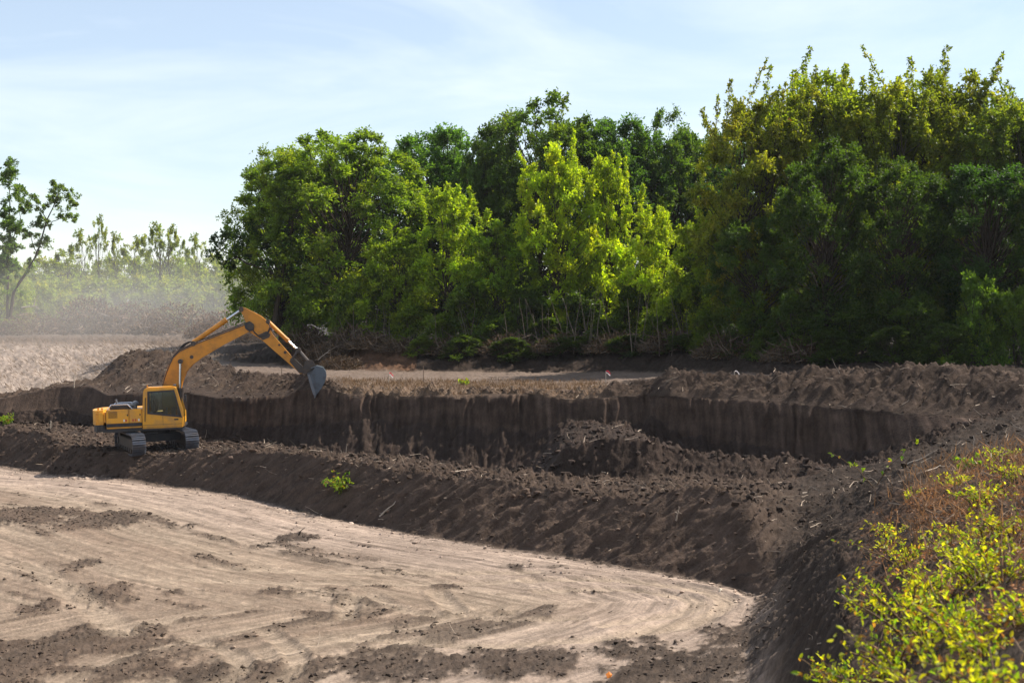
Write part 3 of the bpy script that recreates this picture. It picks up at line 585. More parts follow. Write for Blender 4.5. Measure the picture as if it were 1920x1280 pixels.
for k in range(2): panel('step', -.30+k*.02, .25, .86+k*.14, .90+k*.14, NS-.06, NS+.10, M_blk, ex)
# hood furniture
bm = bmesh.new(); prism(bm, [(-1.95, 2.0), (-.92, 2.0), (-1.0, 2.19), (-1.85, 2.19)], -.95, .4, .05); ht = bm_obj('exhaust_hood', bm, M_blk, ex)
for ya in (-1.0, .3):
    bm = bmesh.new()
    for a, b in (((-2.0, ya, 2.0), (-1.82, ya, 2.24)), ((-1.82, ya, 2.24), (-1.1, ya, 2.24)), ((-1.1, ya, 2.24), (-.86, ya, 2.0))): rod(bm, a, b, .025, n=8)
    bm_obj('handrail', bm, M_chr, ex)
bm = bmesh.new(); rod(bm, (-.78, -.7, 2.0), (-.78, -.7, 2.22), .09); rod(bm, (-.78, -.7, 2.22), (-.78, -.7, 2.30), .17, .13); rod(bm, (-.78, -.7, 2.30), (-.78, -.7, 2.37), .15, .05); bm_obj('air_cleaner', bm, M_gry, ex)
bm = bmesh.new(); rod(bm, (-1.72, .2, 2.1), (-1.78, .2, 2.42), .05); bm_obj('exhaust_pipe', bm, M_gry, ex)
for x in (-2.42, -2.25): 
    bm = bmesh.new(); box(bm, (x, -.9, 2.06), (.08, .08, .12), .015); bm_obj('lifting_eye', bm, M_org, cw)
# -- cab
cz = -1.34; cz1 = -.36
cab = None
bm = bmesh.new()
def side(y0, y1):
    prism(bm, [(-.40, 1.17), (1.40, 1.17), (1.43, 1.56), (1.36, 1.57), (-.14, 1.79), (-.40, 1.79)], y0, y1, .012)     # door panel
    prism(bm, [(-.40, 1.785), (-.14, 1.785), (-.10, 2.72), (-.06, 2.78), (-.10, 2.94), (-.24, 2.94), (-.32, 2.80)], y0, y1, .012)
    prism(bm, [(-.10, 2.77), (1.06, 2.80), (1.12, 2.94), (-.10, 2.94)], y0+.001, y1-.001, .012)
    prism(bm, [(1.06, 2.80), (1.36, 1.57), (1.45, 1.55), (1.44, 1.9), (1.20, 2.85), (1.12, 2.93)], y0+.002, y1-.002, .012)
side(cz, cz+.07); side(cz1-.07, cz1)
prism(bm, [(-.26, 2.86), (1.16, 2.86), (1.10, 2.98), (-.20, 2.98)], cz+.03, cz1-.03, .05)     # roof
prism(bm, [(-.40, 1.17), (-.33, 1.17), (-.33, 1.8), (-.40, 1.8)], cz+.071, cz1-.071, .01)
prism(bm, [(1.33, 1.17), (1.40, 1.17), (1.43, 1.55), (1.36, 1.55)], cz+.071, cz1-.071, .01)
prism(bm, [(-.33, 1.17), (1.33, 1.17), (1.33, 1.23), (-.33, 1.23)], cz+.071, cz1-.071, 0)
cab = bm_obj('cab', bm, M_yel, ex)
def pane(name, pts3, t=.012):
    bm = bmesh.new(); vs_ = [bm.verts.new(p) for p in pts3]; f = bm.faces.new(vs_); 
    r_ = bmesh.ops.extrude_face_region(bm, geom=[f]); nrm = f.normal if f.normal.length else Vector((0, 1, 0)); f.normal_update(); nrm = f.normal
    for v in [g for g in r_['geom'] if isinstance(g, bmesh.types.BMVert)]: v.co += nrm*t
    return bm_obj(name, bm, M_gls, cab)
win = [(-.14, 1.80), (1.355, 1.575), (1.055, 2.795), (-.10, 2.765)]
pane('side_window', [(x, cz+.035, z) for x, z in win]); pane('side_window', [(x, cz1-.035, z) for x, z in win])
pane('windscreen', [(1.42, cz+.08, 1.56), (1.42, cz1-.08, 1.56), (1.15, cz1-.08, 2.85), (1.15, cz+.08, 2.85)])
pane('rear_window', [(-.37, cz+.08, 1.81), (-.37, cz1-.08, 1.81), (-.30, cz1-.08, 2.84), (-.30, cz+.08, 2.84)])
bm = bmesh.new()                                # rubber seal round the side window
o_ = [(-.17, 1.775), (1.385, 1.54), (1.075, 2.83), (-.13, 2.80)]; i_ = [(-.085, 1.845), (1.30, 1.645), (1.025, 2.745), (-.05, 2.72)]
for k in range(4):
    k2 = (k+1) % 4; prism(bm, [o_[k], o_[k2], i_[k2], i_[k]], cz-.016, cz+.02, 0)
bm_obj('window_seal', bm, M_blk, cab)
bm = bmesh.new(); box(bm, (1.12, cz-.012, 1.47), (.20, .03, .07), .012); bm_obj('door_handle', bm, M_blk, cab)
bm = bmesh.new(); box(bm, (.52, cz-.002, 1.47), (.014, .012, .50), 0); box(bm, (.5, cz-.002, 1.27), (1.75, .012, .014), 0); bm_obj('door_seam', bm, M_grs, cab)
bm = bmesh.new(); rod(bm, (1.40, cz+.02, 2.62), (1.56, cz-.06, 2.55), .015, n=8); box(bm, (1.58, cz-.06, 2.42), (.06, .18, .34), .02); bm_obj('mirror', bm, M_blk, cab)
bm = bmesh.new(); box(bm, (.32, -.86, 1.62), (.5, .5, .16), .05); prism(bm, [(.02, 1.66), (.16, 1.66), (.08, 2.42), (-.06, 2.40)], -1.08, -.64, .05); box(bm, (.0, -.86, 2.52), (.11, .28, .2), .04); bm_obj('seat', bm, M_int, cab)
bm = bmesh.new(); box(bm, (.45, -1.16, 1.78), (.55, .14, .14), .03); box(bm, (.95, -.86, 1.7), (.16, .3, .6), .03); rod(bm, (.66, -1.16, 1.82), (.70, -1.16, 2.02), .03); bm_obj('controls', bm, M_int, cab)
bm = bmesh.new(); rod(bm, (-.28, cz-.05, 1.45), (-.22, cz-.05, 2.5), .018, n=8); rod(bm, (-.28, cz-.05, 1.45), (-.28, cz+.02, 1.45), .018, n=8); rod(bm, (-.22, cz-.05, 2.5), (-.22, cz+.02, 2.5), .018, n=8); bm_obj('grab_rail', bm, M_blk, cab)
bm = bmesh.new(); box(bm, (1.05, -.85, 3.02), (.12, .5, .09), .02); bm_obj('work_lamp', bm, M_gry, cab)
panel('cab_mount', -.42, 1.40, 1.095, 1.168, NS, cz1, M_yel, ex)
bm = bmesh.new(); box(bm, (-.33, cz-.002, 1.9), (.05, .012, .05), .005); bm_obj('reflector', bm, M_org, cab)
bm = bmesh.new(); rod(bm, (-.16, -1.1, 2.97), (-.16, -1.1, 3.08), .03); bm_obj('beacon', bm, M_org, cab)
panel('front_box', .0, 1.3, 1.165, 1.75, .38, 1.26, M_yel, ex)
# -- boom, arm, bucket
boom_top = [(303, 727), (310, 702), (317, 684), (325, 669), (336, 658), (363, 645), (410, 626.5), (455, 608.5), (466, 606.5)]
boom_bot = [(472, 612), (470, 620), (463, 622), (420, 645.5), (377, 671), (360, 683), (348, 697), (341, 715), (336, 745), (330, 800), (312, 803)]
bm = bmesh.new(); prism(bm, poly([(306, 770)]+boom_top+boom_bot), -.27, .27, .02); boom = bm_obj('boom', bm, M_org, ex)
bm = bmesh.new(); bt = poly([(a+(1 if i < 3 else 0), b) for i, (a, b) in enumerate(boom_top)])
for a, b in zip(bt[:-1], bt[1:]): rod(bm, (a[0], -.275, a[1]-.03), (b[0], -.275, b[1]-.03), .022, n=6)
for off in (-.16, -.06, .08): 
    for a, b in zip(bt[1:-1], bt[2:]): rod(bm, (a[0], off, a[1]+.05), (b[0], off, b[1]+.05), .028, n=6)
bm_obj('hydraulic_pipe', bm, M_grs, boom)
def pin(name, p, y0, y1, r, parent, mat=M_grs):
    x, z = LP(*p); bm = bmesh.new(); rod(bm, (x, y0, z), (x, y1, z), r, n=18); return bm_obj(name, bm, mat, parent)
pin('pivot_pin', (339, 677), -.52, .52, .11, boom); pin('pivot_pin', (359, 669), -.285, .285, .085, boom); pin('pivot_pin', (467, 612), -.36, .36, .14, boom); pin('pivot_pin', (362, 644), -.3, .3, .12, boom)
def ram(name, p, q, frac, y, rb, rr, parent, mat=M_org):
    a = LP(*p); b = LP(*q); A = Vector((a[0], y, a[1])); B = Vector((b[0], y, b[1])); Mid = A.lerp(B, frac)
    bm = bmesh.new(); rod(bm, A, Mid, rb, n=18); o = bm_obj(name, bm, mat, parent, False)
    bm = bmesh.new(); rod(bm, Mid, B, rr, n=14); bm_obj('piston_rod', bm, M_chr, o)
    bm = bmesh.new(); d = (B-A).normalized(); rod(bm, Mid-d*.10, Mid+d*.05, rb*1.12, n=18); bm_obj('gland', bm, M_grs if mat is not M_org else M_org, o); return o
for y in (-.44, .44): ram('boom_cylinder', (337, 792), (339, 677), .55, y, .095, .055, ex, M_grs)
ram('arm_cylinder', (360, 643), (450, 580.5), .68, 0, .115, .062, boom)
arm_pts = [(446, 579), (450, 575.5), (457, 577), (470, 583.5), (487, 592.5), (497, 601), (501, 611), (504, 621), (509, 628), (546, 671), (569, 692), (566, 701), (560, 702), (551, 693), (489, 637), (478, 631), (467, 623), (460, 608), (455, 592)]
bm = bmesh.new(); prism(bm, poly(arm_pts), -.20, .20, .018); arm = bm_obj('arm', bm, M_org, ex)
for y0, y1 in ((-.33, -.21), (.21, .33)):
    bm = bmesh.new(); prism(bm, poly([(456, 606), (466, 602), (474, 608), (474, 618), (466, 622), (458, 616)]), y0, y1, .01); bm_obj('boom_fork', bm, M_blk, arm)
bm = bmesh.new(); prism(bm, poly([(482, 628), (497, 621), (505, 627), (502, 633), (490, 638)]), -.225, .225, .01); bm_obj('wear_band', bm, M_grs, arm); bm = bmesh.new(); prism(bm, poly([(540, 678), (547, 671), (569, 692), (566, 701), (558, 700)]), -.225, .225, .01); bm_obj('wear_band', bm, M_grs, arm)
for p, r in (((450, 580), .12), ((500, 603), .10), ((545, 675), .09), ((566, 697), .10), ((532, 661), .07), ((521, 647), .05)): pin('pivot_pin', p, -.24, .24, r, arm)
for k, off in enumerate((-.24, -.21, .24)):
    bm = bmesh.new()
    pts = [(464, 605), (474, 622), (484, 631), (497, 628), (504, 613), (500, 604)]; q = [LP(a+k, b+2*k) for a, b in pts]
    for a, b in zip(q[:-1], q[1:]): rod(bm, (a[0], off, a[1]), (b[0], off, b[1]), .022, n=6)
    bm_obj('hydraulic_hose', bm, M_blk, arm)
q = [LP(*p) for p in [(334, 663), (337, 652), (344, 645), (352, 641), (360, 640)]]
for k in range(3):
    bm = bmesh.new()
    for a, b in zip(q[:-1], q[1:]): rod(bm, (a[0]+.05*k, -.1+.1*k, a[1]), (b[0]+.05*k, -.1+.1*k, b[1]), .026, n=6)
    bm_obj('hydraulic_hose', bm, M_blk, boom)
ram('bucket_cylinder', (500, 603), (556, 657.5), .66, 0, .095, .05, arm)
def bar(name, p, q, y, wd, th, parent, mat=M_grs):
    a = LP(*p); b = LP(*q); A = Vector((a[0], y, a[1])); B = Vector((b[0], y, b[1])); bm = bmesh.new(); rod(bm, A, B, wd, n=8); rod(bm, A-Vector((0, th, 0)), A+Vector((0, th, 0)), wd*1.4, n=12); rod(bm, B-Vector((0, th, 0)), B+Vector((0, th, 0)), wd*1.4, n=12); return bm_obj(name, bm, mat, parent)
for y in (-.27, .27): bar('idler_link', (556, 657.5), (545, 675), y, .06, .05, arm)
bar('tipping_link', (556, 657.5), (577, 682), 0, .10, .2, arm)
side_pts = [(563, 694), (569, 679), (574, 675.5), (583, 677), (590, 686), (603, 689.5), (608, 697), (609.5, 706), (607, 716), (600, 729), (591, 741), (586, 741), (583, 733), (577, 713), (570, 702)]
bk = bmesh.new()
bo = poly([(580, 690), (592, 686.5), (603, 689.5), (608, 697), (609.5, 706), (607, 716), (600, 729), (589, 743)]); n_ = len(bo)
bin_ = []
cxm = np.mean([p[0] for p in poly(side_pts)]); czm = np.mean([p[1] for p in poly(side_pts)])
for p in bo:
    d = np.array([cxm-p[0], czm-p[1]]); d /= np.linalg.norm(d); bin_.append((p[0]+d[0]*.04, p[1]+d[1]*.04))
for k in range(n_-1): prism(bk, [bo[k], bo[k+1], bin_[k+1], bin_[k]], -.60, .60, 0)
bucket = bm_obj('bucket', bk, M_buc, ex)
for y0, y1 in ((-.32, -.24), (.24, .32)):
    bm = bmesh.new(); prism(bm, poly([(564, 695), (569, 679), (575, 675), (583, 677), (590, 687), (585, 694), (573, 701), (566, 701)]), y0, y1, .01); bm_obj('mount_ear', bm, M_grs, bucket)
for y in (-.605, .565):
    bm = bmesh.new(); prism(bm, poly([(573, 701), (585, 694), (590, 687), (592, 686.5), (603, 689.5), (608, 697), (609.5, 706), (607, 716), (600, 729), (590, 742), (585, 740), (582, 730), (577, 713)]), y, y+.04, .008); bm_obj('side_plate', bm, M_buc, bucket)
    bm = bmesh.new(); prism(bm, poly([(574, 703), (578, 702), (588, 733), (590, 742), (585, 741), (581, 729)]), y-.02, y+.06, .008); bm_obj('side_cutter', bm, M_gry, bucket)
for k in range(5):
    y = -.52+k*.26; bm = bmesh.new(); prism(bm, poly([(585, 737), (592, 738), (588.5, 747), (586.5, 747)]), y-.05, y+.05, .01); bm_obj('tooth', bm, M_gry, bucket)
# ------------------------------------------------------------------ forest
tA, tD, tH = (1.0, 1.0, 1.0), (.72, .82, .85), (1.15, 1.2, 1.0)
tY, tY2, tO = (1.25, 1.15, .8), (1.05, 1.1, .9), (1.25, 1.0, .75)
forest_trees = [
 ('A', 'broadleaf_tree', 528, 272, 104, 240, (1.35, 1.4, 1.0), 'leftmost tall broadleaf tree of the wood, its crown rounding down towards the hazy gap'),
 ('B', 'broadleaf_tree', 655, 236, 103, 310, (1.4, 1.4, .95), 'wide bright green tree with broad flat topped crown, second from the left in the wood'),
 ('Cc', 'broadleaf_tree', 830, 230, 113, 245, (1.15, 1.25, 1.1), 'round topped tree set back between the wide tree and the tallest dark one'),
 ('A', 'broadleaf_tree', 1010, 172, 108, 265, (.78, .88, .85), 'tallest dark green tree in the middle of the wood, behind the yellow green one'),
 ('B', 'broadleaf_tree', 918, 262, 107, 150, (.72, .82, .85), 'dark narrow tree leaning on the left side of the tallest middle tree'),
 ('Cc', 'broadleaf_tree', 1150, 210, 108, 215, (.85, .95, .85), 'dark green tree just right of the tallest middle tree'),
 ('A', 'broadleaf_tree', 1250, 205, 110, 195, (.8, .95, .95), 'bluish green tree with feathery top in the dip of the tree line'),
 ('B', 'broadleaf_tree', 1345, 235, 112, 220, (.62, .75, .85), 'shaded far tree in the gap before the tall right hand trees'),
 ('D', 'box_elder', 1412, 178, 83, 240, (1.1, 1.0, .8), 'tall loose tree with upright shoots, first of the high group on the right'),
 ('E', 'box_elder', 1530, 140, 85, 290, (1.15, 1.15, .8), 'tall tree whose longest shoot stands highest left in the right hand group'),
 ('D', 'box_elder', 1650, 150, 84, 290, (1.15, 1.12, .8), 'yellow green tall tree in the centre of the right hand group'),
 ('E', 'box_elder', 1770, 138, 85, 290, (1.05, 1.0, .75), 'yellow green tall tree with spiky top near the right edge'),
 ('D', 'box_elder', 1890, 190, 82, 280, (.8, .9, .8), 'dark green tree cut by the right edge of the picture'),
 ('E', 'box_elder', 2040, 110, 84, 260, (.8, .9, .8), 'tall tree standing just past the right edge'),
 ('B', 'broadleaf_tree', 1545, 262, 76, 225, (.46, .57, .46), 'dense dark round tree in front of the tall right hand group'),  # dark green tint, lowered further to paint shade into these three crowns
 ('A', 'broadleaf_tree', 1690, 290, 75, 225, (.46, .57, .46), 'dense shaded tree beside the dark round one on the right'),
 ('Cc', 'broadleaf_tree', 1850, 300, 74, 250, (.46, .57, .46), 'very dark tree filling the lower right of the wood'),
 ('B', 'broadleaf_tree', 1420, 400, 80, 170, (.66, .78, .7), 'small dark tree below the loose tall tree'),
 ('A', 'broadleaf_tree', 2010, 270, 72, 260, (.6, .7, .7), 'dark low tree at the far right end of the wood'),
 ('Y', 'young_tree', 1048, 290, 95, 195, (1.45, 1.4, .75), 'bright yellow green young tree standing in front of the middle of the wood'),
 ('Yb', 'young_tree', 1135, 302, 95.5, 165, (1.4, 1.35, .7), 'yellowish young tree pressed against the right of the brightest one'),
 ('Yb', 'young_tree', 842, 358, 97, 205, (1.2, 1.22, .85), 'mid green young tree with slanting top in front of the wood'),
 ('Y', 'young_tree', 752, 440, 97.5, 165, (.9, .95, .8), 'young tree at the left end of the sunny front row'),
 ('Y', 'young_tree', 940, 425, 95, 165, (.75, .88, .75), 'shaded young tree between the slanting tree and the brightest one'),
 ('Yb', 'young_tree', 1225, 395, 91, 180, (1.45, 1.38, .8), 'sunny low young tree right of the bright yellow green pair'),
 ('Y', 'young_tree', 1335, 402, 86, 175, (1.0, 1.02, .75), 'young tree with yellow edges left of the dark right hand trees'),
]
for a in forest_trees: plant(*a)
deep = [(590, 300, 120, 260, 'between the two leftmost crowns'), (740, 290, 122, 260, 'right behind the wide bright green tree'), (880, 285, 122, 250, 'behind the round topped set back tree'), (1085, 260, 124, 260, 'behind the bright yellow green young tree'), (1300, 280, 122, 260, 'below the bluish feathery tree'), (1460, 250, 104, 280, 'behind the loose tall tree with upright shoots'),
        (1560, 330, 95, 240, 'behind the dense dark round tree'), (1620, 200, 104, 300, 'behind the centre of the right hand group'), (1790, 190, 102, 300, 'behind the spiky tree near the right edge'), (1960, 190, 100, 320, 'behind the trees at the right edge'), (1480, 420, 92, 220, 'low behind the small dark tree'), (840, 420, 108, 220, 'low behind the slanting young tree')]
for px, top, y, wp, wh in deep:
    plant('Cc', 'broadleaf_tree', px, top, y, wp, (.45, .56, .55), 'dark tree deep in the wood '+wh, 'tree', 'trees deep inside the wood')  # deep shade is put into the crown tint
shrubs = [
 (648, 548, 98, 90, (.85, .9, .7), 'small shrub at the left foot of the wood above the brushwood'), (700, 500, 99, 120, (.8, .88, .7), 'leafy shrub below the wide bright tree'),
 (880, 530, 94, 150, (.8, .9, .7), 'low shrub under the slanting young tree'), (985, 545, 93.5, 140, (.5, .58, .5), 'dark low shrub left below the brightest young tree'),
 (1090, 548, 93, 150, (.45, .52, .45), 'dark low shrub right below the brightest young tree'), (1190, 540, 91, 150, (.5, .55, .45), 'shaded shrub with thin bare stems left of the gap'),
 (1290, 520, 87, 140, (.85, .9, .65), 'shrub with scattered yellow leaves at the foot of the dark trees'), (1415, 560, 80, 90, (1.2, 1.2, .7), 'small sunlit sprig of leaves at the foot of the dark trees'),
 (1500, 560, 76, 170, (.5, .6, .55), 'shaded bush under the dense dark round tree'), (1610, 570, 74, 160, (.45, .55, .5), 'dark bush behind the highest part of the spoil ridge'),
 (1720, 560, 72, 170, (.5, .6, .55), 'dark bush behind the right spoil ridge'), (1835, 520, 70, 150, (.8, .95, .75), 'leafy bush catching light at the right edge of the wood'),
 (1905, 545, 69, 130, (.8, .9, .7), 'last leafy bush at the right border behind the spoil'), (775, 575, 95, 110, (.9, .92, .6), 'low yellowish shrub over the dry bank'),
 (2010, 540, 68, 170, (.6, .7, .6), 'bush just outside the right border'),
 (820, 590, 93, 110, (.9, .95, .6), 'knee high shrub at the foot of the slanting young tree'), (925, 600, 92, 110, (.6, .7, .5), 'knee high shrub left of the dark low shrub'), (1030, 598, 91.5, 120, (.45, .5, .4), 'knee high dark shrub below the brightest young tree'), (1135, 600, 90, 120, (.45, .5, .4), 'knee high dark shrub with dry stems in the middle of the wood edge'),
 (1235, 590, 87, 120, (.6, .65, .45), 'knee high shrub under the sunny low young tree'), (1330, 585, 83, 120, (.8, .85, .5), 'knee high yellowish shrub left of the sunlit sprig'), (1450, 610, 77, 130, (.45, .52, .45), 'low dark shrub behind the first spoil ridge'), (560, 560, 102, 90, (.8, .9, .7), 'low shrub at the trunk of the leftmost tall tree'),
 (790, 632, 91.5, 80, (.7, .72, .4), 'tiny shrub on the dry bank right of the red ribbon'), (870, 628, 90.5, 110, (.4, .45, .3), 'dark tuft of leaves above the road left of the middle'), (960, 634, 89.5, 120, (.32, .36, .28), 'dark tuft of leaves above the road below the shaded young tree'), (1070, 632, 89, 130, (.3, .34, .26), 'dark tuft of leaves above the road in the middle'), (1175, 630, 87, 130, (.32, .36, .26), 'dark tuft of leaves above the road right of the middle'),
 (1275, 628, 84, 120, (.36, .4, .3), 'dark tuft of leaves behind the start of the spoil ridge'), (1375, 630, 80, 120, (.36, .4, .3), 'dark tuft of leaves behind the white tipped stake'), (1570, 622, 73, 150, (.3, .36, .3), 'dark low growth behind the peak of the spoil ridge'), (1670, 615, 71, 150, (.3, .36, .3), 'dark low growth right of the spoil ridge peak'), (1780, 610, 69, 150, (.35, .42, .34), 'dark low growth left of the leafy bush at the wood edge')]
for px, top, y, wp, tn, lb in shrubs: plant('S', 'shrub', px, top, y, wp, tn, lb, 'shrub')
# tree whose limb reaches out of the left end of the wood
def custom_tree(name, label, stems, leafspec, px0, y, leaf, base, tint, seed, r0=.16, yellow=.2):
    """stems: px/row polylines with radius; leafspec: px,row,radius px"""
    r = np.random.default_rng(seed); x0 = (px0-960)/F*y; z0 = ground(x0, y)-.1
    def W(p, rw, d=0): return np.array([(p-960)/F*y-x0, d, Z(rw, y)-z0])
    paths = []
    for pts, ra, rb in stems:
        P = np.array([W(p, q, d) for p, q, d in pts]); n = 12; t = np.linspace(0, 1, len(P)); q = np.linspace(0, 1, n)
        Q = np.stack([np.interp(q, t, P[:, k]) for k in range(3)], 1); Q[1:-1] = (Q[:-2]+Q[1:-1]*2+Q[2:])/4; Q[1:-1] += r.normal(size=(n-2, 3))*.05
        paths.append((Q, np.linspace(ra, rb, n)))
    leafspec = [(p+r.normal()*rr*.55, q+r.normal()*rr*.5, rr*r.uniform(.35, .8), d+r.normal()*.4) for p, q, rr, d in leafspec for _ in range(4)]
    cl = np.array([W(p, q, d) for p, q, rr, d in leafspec]); rad = np.array([rr/F*y for p, q, rr, d in leafspec])
    od = unit(r.normal(size=cl.shape)*.4+np.array([0, 0, .4]))
    o = empty(name, (x0, y, z0)); tag(o, label, 'tree')
    link('trunk', tube_mesh('trunk', paths, BARK), o)
    cr = link('crown', leaves(*foliage(r, cl, rad, od, 11, 9, leaf*.9, base, yellow=yellow)), o); cr.color = (*tint, 1)
    return o
R_ = np.random.default_rng(5)
ls = [(410, 462, 22, 0), (398, 475, 16, .5), (425, 447, 18, -.6), (440, 470, 22, .6), (455, 452, 20, -.4), (470, 478, 18, 0), (430, 488, 14, .8), (488, 470, 22, .8), (500, 492, 14, -1), (470, 440, 26, .5), (505, 445, 30, 0), (520, 470, 26, 1), (515, 420, 30, .4), (480, 418, 24, -.4), (540, 500, 24, 0), (545, 460, 30, -.6)]
custom_tree('leaning_tree', 'tree with a long dark limb reaching left out of the wood towards the gap',
  [([(515, 605, 0), (522, 560, 0), (528, 525, 0), (540, 470, .3), (550, 400, .4)], .22, .08), ([(526, 530, 0), (505, 506, 0), (470, 497, 0), (440, 480, .2), (408, 465, .3)], .12, .03), ([(505, 506, 0), (480, 470, -.4), (470, 445, -.3)], .06, .02)],
  ls, 515, 101, .20, (.036, .07, .018), (.8, .9, .8), 31)
# ------------------------------------------------------------------ far trees and brushwood on the left
yl_ = 142
sp_ = []
for k in range(34):
    t = R_.random(); sp_.append((16+9*math.sin(k)+R_.normal()*7*(.5+t*.5), 318+t*215, 11+R_.random()*8*(1-.3*t), R_.normal()*.8))
custom_tree('slender_tree', 'slender upright hazy tree clad in leaves at the left edge of the picture', [([(14, 598, 0), (15, 500, 0), (18, 400, 0), (16, 322, 0)], .16, .03), ([(16, 470, 0), (34, 420, .3), (38, 370, .3)], .06, .02)],
            sp_+[(36, 390, 13, 0), (40, 350, 11, 0), (30, 430, 14, 0), (2, 470, 14, 0), (0, 520, 18, 0), (20, 545, 18, 0)], 14, yl_, .26, (.085, .14, .05), (1, 1, 1), 41)
ls2 = [(62, 490, 12, 0), (70, 470, 14, .5), (80, 445, 15, 0), (84, 425, 16, -.5), (88, 405, 16, 0), (98, 385, 16, .6), (108, 365, 17, 0), (115, 350, 14, -.4), (122, 362, 14, 0), (132, 372, 13, .4), (140, 382, 8, 0), (112, 405, 12, .3), (126, 407, 9, 0), (140, 409, 7, 0), (60, 375, 14, 0), (50, 385, 10, 0), (68, 388, 13, .4), (45, 395, 8, 0), (50, 432, 12, 0), (60, 440, 9, .3), (92, 378, 14, 0), (74, 420, 13, .2), (100, 345, 9, 0), (76, 455, 12, -.3)]
custom_tree('leaning_tree', 'hazy leaning tree with layered leafy branches beside the slender one on the left', [([(18, 595, 0), (25, 545, 0), (52, 505, 0), (72, 475, 0), (86, 420, 0), (110, 360, 0)], .2, .04), ([(84, 425, 0), (112, 408, 0), (140, 408, 0)], .05, .02), ([(86, 410, 0), (70, 385, 0), (45, 392, 0)], .05, .02), ([(70, 478, 0), (55, 440, 0), (50, 430, 0)], .05, .02), ([(105, 370, 0), (130, 372, 0)], .04, .02)],
            ls2, 18, yl_-2, .22, (.11, .16, .06), (1, 1, 1), 43)
far = [('J', 5, 520, 150, 120), ('J', 60, 530, 160, 120), ('I', 118, 470, 175, 90), ('I', 152, 432, 180, 60), ('I', 188, 406, 182, 42), ('I', 213, 438, 178, 60), ('J', 175, 520, 170, 130), ('J', 245, 515, 172, 130), ('I', 255, 445, 180, 70),
       ('I', 292, 420, 176, 80), ('I', 322, 424, 176, 60), ('J', 300, 520, 168, 130), ('I', 368, 440, 185, 55), ('J', 352, 500, 185, 120), ('J', 410, 515, 178, 130), ('J', 462, 520, 190, 110), ('J', 505, 545, 172, 100), ('J', 120, 525, 168, 130), ('J', 480, 500, 230, 130), ('J', 400, 480, 240, 150), ('J', 90, 485, 240, 150), ('J', 220, 480, 250, 150), ('J', 320, 485, 250, 150), ('J', -60, 480, 200, 180), ('J', 20, 490, 220, 150), ('J', 560, 500, 240, 200)]
ordw = 'first second third fourth fifth sixth seventh eighth ninth tenth eleventh twelfth'.split()
thin = ['left of the narrow spire', 'just left of the narrow spire', 'shaped like a narrow pointed spire', 'just right of the narrow spire', 'with bare forked tips in the middle of the far row', 'tallest and forked, above the brushwood', 'right of the tallest forked one', 'last thin one before the wood']
kt = 0
for belt, nm in ((1, 'pale bushy tree of the near hazy belt behind the brushwood'), (2, 'faint bushy tree of the farthest hazy belt')):
    sel = sorted([f_ for f_ in far if f_[0] == 'J' and (f_[3] < 198) == (belt == 1)], key=lambda f_: f_[1])
    for k, (pr, px, top, y, wp) in enumerate(sel): plant(pr, 'far_tree', px, top, y, wp, (1.0, 1.0, .85), '%s, %s from the left' % (nm, ordw[k]), 'tree', 'bushy trees of the far belt')
for pr, px, top, y, wp in far:
    if pr == 'I': plant(pr, 'far_tree', px, top, y, wp, (1.0, 1.0, .85), 'thin hazy far tree '+thin[kt], 'tree'); kt += 1
# dead bare branches sticking out of the far row
def stick(name, p0, p1, r0, r1, col, label, cat='branch', bend=.15, parent=None, n=7, forks=0, seed=0, group=None):
    r = np.random.default_rng(seed+int(abs(p0[0])*100)); p0 = np.array(p0); p1 = np.array(p1); q = np.linspace(0, 1, n)[:, None]
    L = np.linalg.norm(p1-p0); P = p0*(1-q)+p1*q; P[1:-1] += np.cumsum(r.normal(size=(n-2, 3))*L*bend*.15, 0)*np.sin(np.pi*q[1:-1]); paths = [(P-p0, np.linspace(r0, r1, n))]
    for k in range(forks):
        t = r.uniform(.35, .85); s = P[int(t*n)]-p0; d = unit((p1-p0)/L+r.normal(size=3)*.6); l = L*r.uniform(.25, .5); qq = np.linspace(0, 1, 4)[:, None]
        paths.append((s+d*l*qq+r.normal(size=(4, 3))*l*.04*qq, np.linspace((r0+r1)*.35, r1*.6, 4)))
    o = link(name, tube_mesh(name, paths, col)); o.location = p0; tag(o, label, cat, group); return o
def W3(px, row, y): return np.array([(px-960)/F*y, y, Z(row, y)])
PALE = (.42, .36, .30)
for p, q, y, r0, lb in [((40, 577), (70, 574), 141, .10, 'pale fallen trunk lying below the leaning tree'), ((62, 574), (71, 554), 141, .08, 'pale forked limb rising from the fallen trunk'), ((345, 577), (372, 538), 146, .08, 'pale slanting pole standing out of the brushwood'),
                        ((583, 608), (622, 625), 97, .035, 'pale straight branch lying on the dark bank behind the bucket'), ((596, 675), (618, 656), 92, .03, 'pale broken stick leaning in the rusty brushwood'), ((190, 589), (206, 592), 140, .07, 'pale short log on the brushwood heap')]:
    a, b = W3(*p, y), W3(*q, y-.4); stick('branch', a, b, r0, r0*.4, PALE, lb, forks=1)
